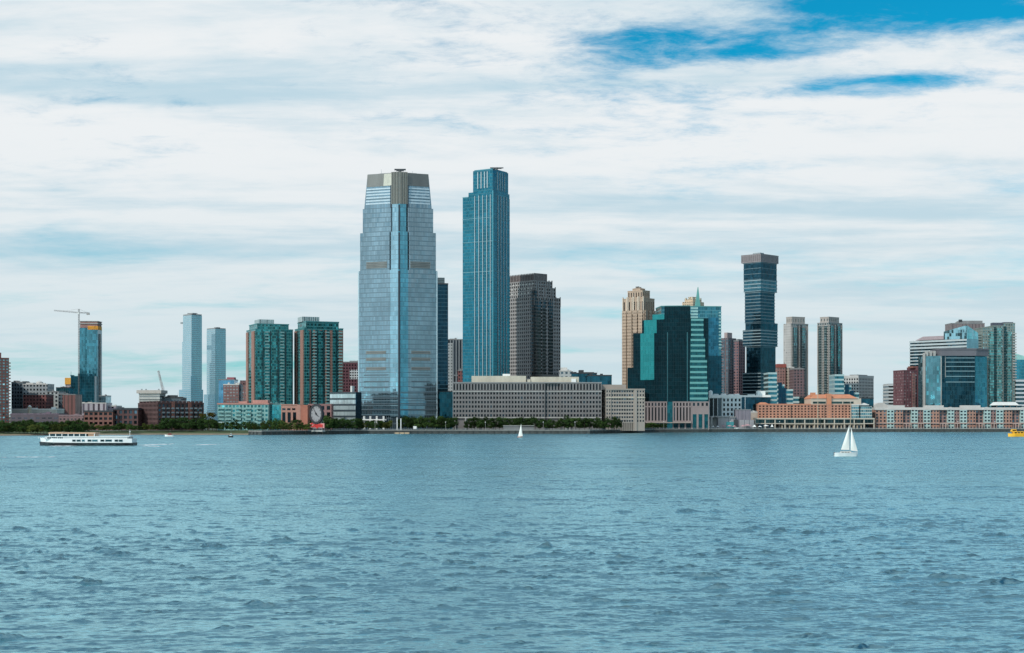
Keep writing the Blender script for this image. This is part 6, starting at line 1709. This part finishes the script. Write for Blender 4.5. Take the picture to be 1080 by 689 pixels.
# railing along the promenade edge, one long fence
def rail(name, label, pts, z, mat):
    o = empty(name, (pts[0][0], pts[0][1], z), 0, label, 'railing')
    mb = MB()
    for a, b_ in zip(pts, pts[1:]):
        A = Vector((a[0]-pts[0][0], a[1]-pts[0][1], 0)); B = Vector((b_[0]-pts[0][0], b_[1]-pts[0][1], 0))
        for hh in (0.45, 0.8, 1.1): mb.tube(A+Vector((0,0,hh)), B+Vector((0,0,hh)), 0.04, n=4)
        n_ = int((B-A).length/2.5)
        for i in range(n_):
            p = A+(B-A)*(i/n_); mb.box(p.x-0.05, p.x+0.05, p.y-0.05, p.y+0.05, 0, 1.1)
    mb.build('rails', mat, o)
rail('railing', 'thin metal railing along the promenade edge on top of the sea wall', [(x*1.0, y+1.2) for x, y in shore_pts(0.0)[5:]], G+0.25, M['steel'])
# umbrellas, tents and cars on the pier beside the pavilion
def umbrella(px0, yt, w_, mat, label, grp, Y=1371):
    o = empty('parasol', (PX(px0, Y), Y, G), 0, label, 'parasol', grp)
    zt = PZ(yt, Y)-G; r = w_/2/F*Y
    MB().tube((0,0,-0.1), (0,0,zt), 0.07).build('pole', M['concrete'], o)
    MB().loft(ngon(0,0,r,8), zt-1.1, ngon(0,0,0.12,8), zt).build('canopy', mat, o)
pinkc = mat_plain('pink_canvas', (0.50, 0.27, 0.29), 0.8, 0.1); whitec = mat_plain('white_canvas', (0.78, 0.77, 0.74), 0.8, 0.06)
for px0, yt, w_, mt, lb in ((763, 448.6, 5, pinkc, 'leftmost small pink parasol on the pier before the pavilion'), (769.5, 448.4, 6, pinkc, 'second pink parasol from the left, before the pavilion hall'), (774.5, 448.8, 5, pinkc, 'pink parasol below the left edge of the taller purple box of the pavilion'),
                            (783.5, 448.4, 5, pinkc, 'small pink parasol touching the left of the largest pink parasol'), (788.3, 447.6, 9, pinkc, 'largest pink parasol on the pier, before the right part of the pavilion'), (808, 448.2, 6.5, whitec, 'wide white parasol before the left end of the terminal colonnade')):
    umbrella(px0, yt, w_, mt, lb, 'parasols on the pier')
def tent(px0, yt, w_, label, Y=1368):
    o = empty('tent', (PX(px0, Y), Y, G), 0, label, 'tent', 'white tents on the pier')
    zt = PZ(yt, Y)-G; r = w_/2/F*Y
    MB().loft(ngon(0,0,r*1.41,4,R(45)), 1.9, ngon(0,0,0.15,4,R(45)), zt).build('canopy', whitec, o)
    for x in (-r, r):
        for y in (-r, r): MB().box(x*0.95-0.06, x*0.95+0.06, y*0.95-0.06, y*0.95+0.06, -0.1, 1.95).build('leg', M['steel'], o)
for px0, yt, w_, lb in ((746.5, 448.2, 4.2, 'white tent at the left end of the pier, below the white portal'), (752, 449, 2.6, 'small white tent beside the left leg of the white portal'), (757, 449, 3, 'small white tent right of the white portal leg'),
                        (795.6, 448.2, 3.6, 'pointed white tent just right of the largest pink parasol'), (801.4, 449.2, 3.8, 'low white tent between the pointed tent and the wide white parasol'), (814.2, 447.6, 2.6, 'narrow pointed white tent at the left end of the terminal')):
    tent(px0, yt, w_, lb)
def car(px0, label, mat, Y=1362, rz=0.0):
    o = empty('parked_car', (PX(px0, Y), Y, G+0.05), rz, label, 'car', 'cars parked on the pier')
    MB().xprism([(-2.2,0.35),(2.2,0.35),(2.25,0.85),(1.3,0.98),(-2.1,1.0),(-2.25,0.7)], -0.9, 0.9).build('body', mat, o)
    cb2 = MB().loft([(-1.7,-0.8),(1.1,-0.8),(1.1,0.8),(-1.7,0.8)], 0.98, [(-1.2,-0.65),(0.5,-0.65),(0.5,0.65),(-1.2,0.65)], 1.5).build('cabin', M['panedark'], o)
    MB().box(-1.2, 0.5, -0.66, 0.66, 1.5, 1.56).build('roof', mat, cb2)
    for x in (-1.4, 1.4):
        for y in (-0.9, 0.72): MB().xprism([(x+0.33*math.cos(t*math.pi/6), 0.33+0.33*math.sin(t*math.pi/6)) for t in range(12)], y, y+0.18).build('wheel', M['dark'], o)
for px0, lb, mt in ((736, 'leftmost white car parked on the pier before the green tower base', M['white']), (741.5, 'silver car parked second from the left on the pier', M['steel']), (747.5, 'white car parked below the white tent at the pier left end', M['white']), (777, 'white car parked before the taller pavilion box', M['white'])):
    car(px0, lb, mt)

# ================================================================== boats
def at(px0, py0):
    Y = CAMH*F/(py0-HY); return PX(px0, Y), Y
m_hullw = mat_plain('white_hull', (0.74, 0.74, 0.72), 0.35, 0.06)
m_hullk = mat_plain('black_hull', (0.012, 0.014, 0.017), 0.4)
m_orange = mat_plain('yellow_hull', (0.80, 0.40, 0.02), 0.45, 0.08)
m_peach = mat_plain('peach_canopy', (0.62, 0.38, 0.25), 0.8, 0.1)
m_sail = mat_plain('sailcloth', (0.80, 0.77, 0.71), 0.8, 0.05)
def hull_mesh(L, B, z0, z1, bow=0.22, sheer=0.0, n=12, flare=0.75, stern=0.75):
    """boat hull along x, bow at -x"""
    mb = MB(); lo = []; hi = []
    for i in range(n+1):
        t = i/n; x = -L/2+L*t
        wd = B/2*min(1.0, (max(t, 0.0)/bow)**0.6 if t < bow else 1.0)
        if t > 0.85: wd *= 1-(1-stern)*((t-0.85)/0.15)
        zt = z1+sheer*(1-min(1, t/0.5))**2
        lo.append((x+(0.06*L*bow if i == 0 else 0), wd*flare, z0)); hi.append((x, wd, zt))
    for i in range(n+1):
        (x, w1, a), (x2, w2, c) = lo[i], hi[i]
        mb.v += [(x,-w1,a),(x,w1,a),(x2,-w2,c),(x2,w2,c)]
    for i in range(n):
        k = i*4; j = k+4
        mb.f += [(k,j,j+2,k+2), (k+1,k+3,j+3,j+1), (k+2,j+2,j+3,k+3), (k,k+1,j+1,j)]
    mb.f += [(0,2,3,1), (n*4,n*4+1,n*4+3,n*4+2)]
    return mb
# sightseeing ferry heading left
fxp, fyp = at(92, 470.0)
ft_ = empty('ferry', (fxp, fyp, 0), 0, 'long white passenger ferry with black hull and peach canopied upper deck', 'ferry')
k_ = fyp/F
X_ = lambda px: (px-92)*k_
Zf = lambda py: (470.0-py)*k_
L_ = 101*k_
MBh = hull_mesh(L_, 10.5, -0.8, Zf(467.0), bow=0.16, sheer=0.5, stern=0.9); MBh.build('hull', m_hullk, ft_)
up = hull_mesh(L_*0.985, 10.3, Zf(467.1), Zf(462.6), bow=0.16, sheer=0.35, stern=0.92, flare=1.0)
ob = up.build('upper_hull', m_hullw, ft_)
MB().box(X_(50), X_(137), -4.6, 4.6, Zf(463.2), Zf(460.6)).box(X_(53), X_(139), -5.0, 5.0, Zf(460.7), Zf(460.1)).build('main_cabin', m_hullw, ft_)
cabw = mat_pane('ferry_pane', (0.02, 0.05, 0.06))
for a, c in ((79.5, 83), (84, 88.2), (89.5, 92.5), (95.5, 99.5), (100.2, 106), (109, 113), (114, 120.8), (123.8, 127.4), (128.2, 132)):
    MB().box(X_(a), X_(c), -5.24, -4.9, Zf(465.7), Zf(463.6)).build('window', cabw, ft_)
for a, c in ((53, 57), (58, 63), (64, 69)):
    MB().box(X_(a), X_(c), -4.75, -4.5, Zf(462.5), Zf(461.2)).build('window', cabw, ft_)
MB().box(X_(54), X_(103), -4.4, 4.4, Zf(457.5), Zf(456.3)).box(X_(55), X_(70), -4.6, 4.6, Zf(456.4), Zf(455.9)).build('canopy', m_peach, ft_)
MB().box(X_(56), X_(94), -3.6, 3.6, Zf(460.1), Zf(457.5)).build('deck_cabin', cabw, ft_)
for px0 in (55, 61.5, 68, 74.5, 80.5, 86.5, 93, 102):
    MB().box(X_(px0)-0.18, X_(px0)+0.18, -4.3, -3.9, Zf(460.1), Zf(457.5)).box(X_(px0)-0.18, X_(px0)+0.18, 3.9, 4.3, Zf(460.1), Zf(457.5)).build('canopy_post', m_hullw, ft_)
MB().box(X_(95), X_(102), -3.4, 3.4, Zf(460.1), Zf(457.4)).build('wheelhouse', m_peach, ft_)
rl = MB()
for px0 in np.arange(44, 141, 2.2):
    rl.box(X_(px0)-0.05, X_(px0)+0.05, -4.95, -4.85, Zf(462.6), Zf(461.0))
rl.box(X_(43), X_(56), -4.96, -4.84, Zf(461.1), Zf(460.9)).box(X_(104), X_(139), -4.96, -4.84, Zf(459.0), Zf(458.8)).build('railing', m_hullw, ft_)
MB().tube((X_(137), 0, Zf(462)), (X_(137), 0, Zf(453.5)), 0.16, 0.08).box(X_(136.2), X_(137.8), -0.1, 0.1, Zf(455.6), Zf(455.2)).build('mast', m_hullw, ft_)
MB().box(X_(138.5), X_(140), -0.6, 0.6, Zf(462.8), Zf(460.6)).build('flag_locker', M['steel'], ft_)
# white sailboat
def sailcloth(mb, A, B, C, belly, n=7, thick=0.03):
    """triangular sail A top, B lower luff, C clew, bulging towards -y, closed two-sided cloth"""
    A, B, C = Vector(A), Vector(B), Vector(C)
    for side in (0, 1):
        b0 = len(mb.v); idx = {}
        for i in range(n+1):
            for j in range(i+1):
                f1 = i/n; f2 = j/i if i else 0
                p = A+(B-A)*f1*(1-f2)+(C-A)*f1*f2
                bl = belly*math.sin(math.pi*f1*0.9+0.1)*math.sin(math.pi*f2) if i else 0
                p = p+Vector((0, -bl+side*thick, 0))
                idx[i, j] = len(mb.v); mb.v.append(tuple(p))
        for i in range(n):
            for j in range(i+1):
                t = [(idx[i,j], idx[i+1,j], idx[i+1,j+1])]
                if j < i: t.append((idx[i,j], idx[i+1,j+1], idx[i,j+1]))
                for q in t: mb.f.append(q if side == 0 else q[::-1])
    return mb
sxp, syp = at(892.3, 481.4)
sb = empty('sailboat', (sxp, syp, 0), 0, 'white sailboat under two full sails on the open water at the right', 'sailboat')
k_ = syp/F
X_ = lambda px: (px-892.3)*k_
Zs = lambda py: (481.4-py)*k_
hm = hull_mesh(25*k_, 2.9, -0.35, Zs(477.6), bow=0.5, sheer=0.22, stern=0.72, flare=0.7)
hm.v = [(-x, y, z) for x, y, z in hm.v]; hm.f = [q[::-1] for q in hm.f]
hl = hm.build('hull', m_hullw, sb)
MB().loft([(X_(886),-0.8),(X_(898.5),-0.7),(X_(898.5),0.7),(X_(886),0.8)], Zs(477.8), [(X_(887),-0.65),(X_(896.5),-0.5),(X_(896.5),0.5),(X_(887),0.65)], Zs(476.1)).build('cabin', mat_plain('cabin_top', (0.62, 0.58, 0.52), 0.5), sb)
for a in (888.5, 891.5, 894.5): MB().box(X_(a)-0.3, X_(a)+0.3, -0.82, -0.6, Zs(477.5), Zs(476.9)).build('porthole', M['panedark'], hl)
MB().tube((X_(896), 0, Zs(478)), (X_(896), 0, Zs(448.0)), 0.085, 0.05, 8).build('mast', M['steel'], sb)
MB().tube((X_(896), 0, Zs(474.9)), (X_(886.6), -0.35, Zs(474.7)), 0.07).build('boom', M['steel'], sb)
sailcloth(MB(), (X_(895.7), 0.0, Zs(448.8)), (X_(895.7), 0.0, Zs(474.6)), (X_(886.8), -0.2, Zs(474.4)), 0.22).build('mainsail', m_sail, sb)
sailcloth(MB(), (X_(897.6), 0.0, Zs(450.8)), (X_(904.6), 0.0, Zs(476.2)), (X_(897.0), -0.2, Zs(475.2)), 0.22).build('jib', m_sail, sb)
MB().tube((X_(896.2), 0, Zs(448.3)), (X_(904.8), 0, Zs(477.2)), 0.02, n=4).tube((X_(895.8), 0, Zs(448.3)), (X_(880.2), 0, Zs(477.4)), 0.02, n=4).build('rigging', M['steel'], sb)
MB().box(X_(879.4), X_(880.6), -0.25, 0.25, Zs(480.6), Zs(477.0)).build('outboard_motor', M['dark'], sb)
tlr = MB()
for px0 in np.arange(881, 904, 2.0): tlr.box(X_(px0)-0.02, X_(px0)+0.02, -1.15, -1.1, Zs(477.8), Zs(476.2))
tlr.box(X_(881), X_(903), -1.15, -1.11, Zs(476.25), Zs(476.1)).build('guard_rail', M['steel'], sb)
# small far sailboat
sxp, syp = at(548.4, 461.6)
sb2 = empty('sailboat', (sxp, syp, 0), 0, 'tiny distant sailboat with one white sail before the long grey stone office', 'sailboat')
k_ = syp/F
X2 = lambda px: (px-548.4)*k_
Z2 = lambda py: (461.6-py)*k_
hull_mesh(5.6*k_, 1.5, -0.3, Z2(460.5), bow=0.5, sheer=0.15).build('hull', mat_plain('reddish_hull', (0.30, 0.16, 0.14), 0.5), sb2)
MB().tube((X2(549.2), 0, 0.4), (X2(549.6), 0, Z2(446.8)), 0.07, 0.04).build('mast', M['steel'], sb2)
sailcloth(MB(), (X2(549.6), 0, Z2(447)), (X2(546.4), 0.0, Z2(460.8)), (X2(551.2), -0.3, Z2(460)), 0.3).build('mainsail', m_sail, sb2)
# small motor boats
def motorboat(px0, py0, L, hullm, cabm, label, B=2.6):
    x, y = at(px0, py0)
    o = empty('motorboat', (x, y, 0), 0, label, 'motorboat')
    hull_mesh(L, B, -0.3, 1.1, bow=0.4, sheer=0.4).build('hull', hullm, o)
    MB().loft([(-L*0.15,-0.9),(L*0.25,-0.9),(L*0.25,0.9),(-L*0.15,0.9)], 1.1, [(-L*0.06,-0.75),(L*0.22,-0.75),(L*0.22,0.75),(-L*0.06,0.75)], 2.5).build('cabin', cabm, o)
    MB().box(-L*0.08, L*0.2, -0.92, -0.80, 1.6, 2.2).build('window', M['panedark'], o)
    MB().tube((L*0.1,0,2.4), (L*0.1,0,4.4), 0.05).build('mast', M['steel'], o)
    return o
m_hullred = mat_plain('red_hull', (0.36, 0.09, 0.07), 0.5)
motorboat(178.5, 460.6, 6.5, m_hullw, m_hullred, 'small white motorboat with a red cabin near the left bank')
motorboat(243.2, 461.4, 3.6, m_hullk, m_hullw, 'tiny dark hulled motorboat with a white cabin below the pale teal low rise')
# yellow water taxi at the right edge
txp, typ = at(1063, 460.6)
tx = empty('water_taxi', (txp, typ, 0), 0, 'yellow water taxi entering at the right edge of the picture', 'water taxi')
k_ = typ/F
XT = lambda px: (px-1063)*k_
ZT = lambda py: (460.6-py)*k_
hm = hull_mesh(26*k_, 5.0, -0.4, ZT(457.6), bow=0.25, sheer=0.3); hm.v = [(x+13*k_, y, z) for x, y, z in hm.v]
hm.build('hull', m_orange, tx)
MB().box(XT(1068), XT(1085), -2.1, 2.1, ZT(457.7), ZT(455.6)).box(XT(1067.5), XT(1086), -2.3, 2.3, ZT(455.6), ZT(455.2)).build('main_cabin', m_orange, tx)
MB().loft([(XT(1066.2),-1.5),(XT(1071.6),-1.5),(XT(1071.6),1.5),(XT(1066.2),1.5)], ZT(455.3), [(XT(1067),-1.3),(XT(1071.4),-1.3),(XT(1071.4),1.3),(XT(1067),1.3)], ZT(452.9)).build('wheelhouse', m_orange, tx)
for a in (1069, 1072.3, 1075.6, 1078.9, 1082.2): MB().box(XT(a), XT(a+2.4), -2.16, -2.0, ZT(457.0), ZT(456.0)).build('window', M['panedark'], tx)
MB().box(XT(1067.2), XT(1071), -1.56, -1.3, ZT(454.6), ZT(453.6)).build('window', M['panedark'], tx)
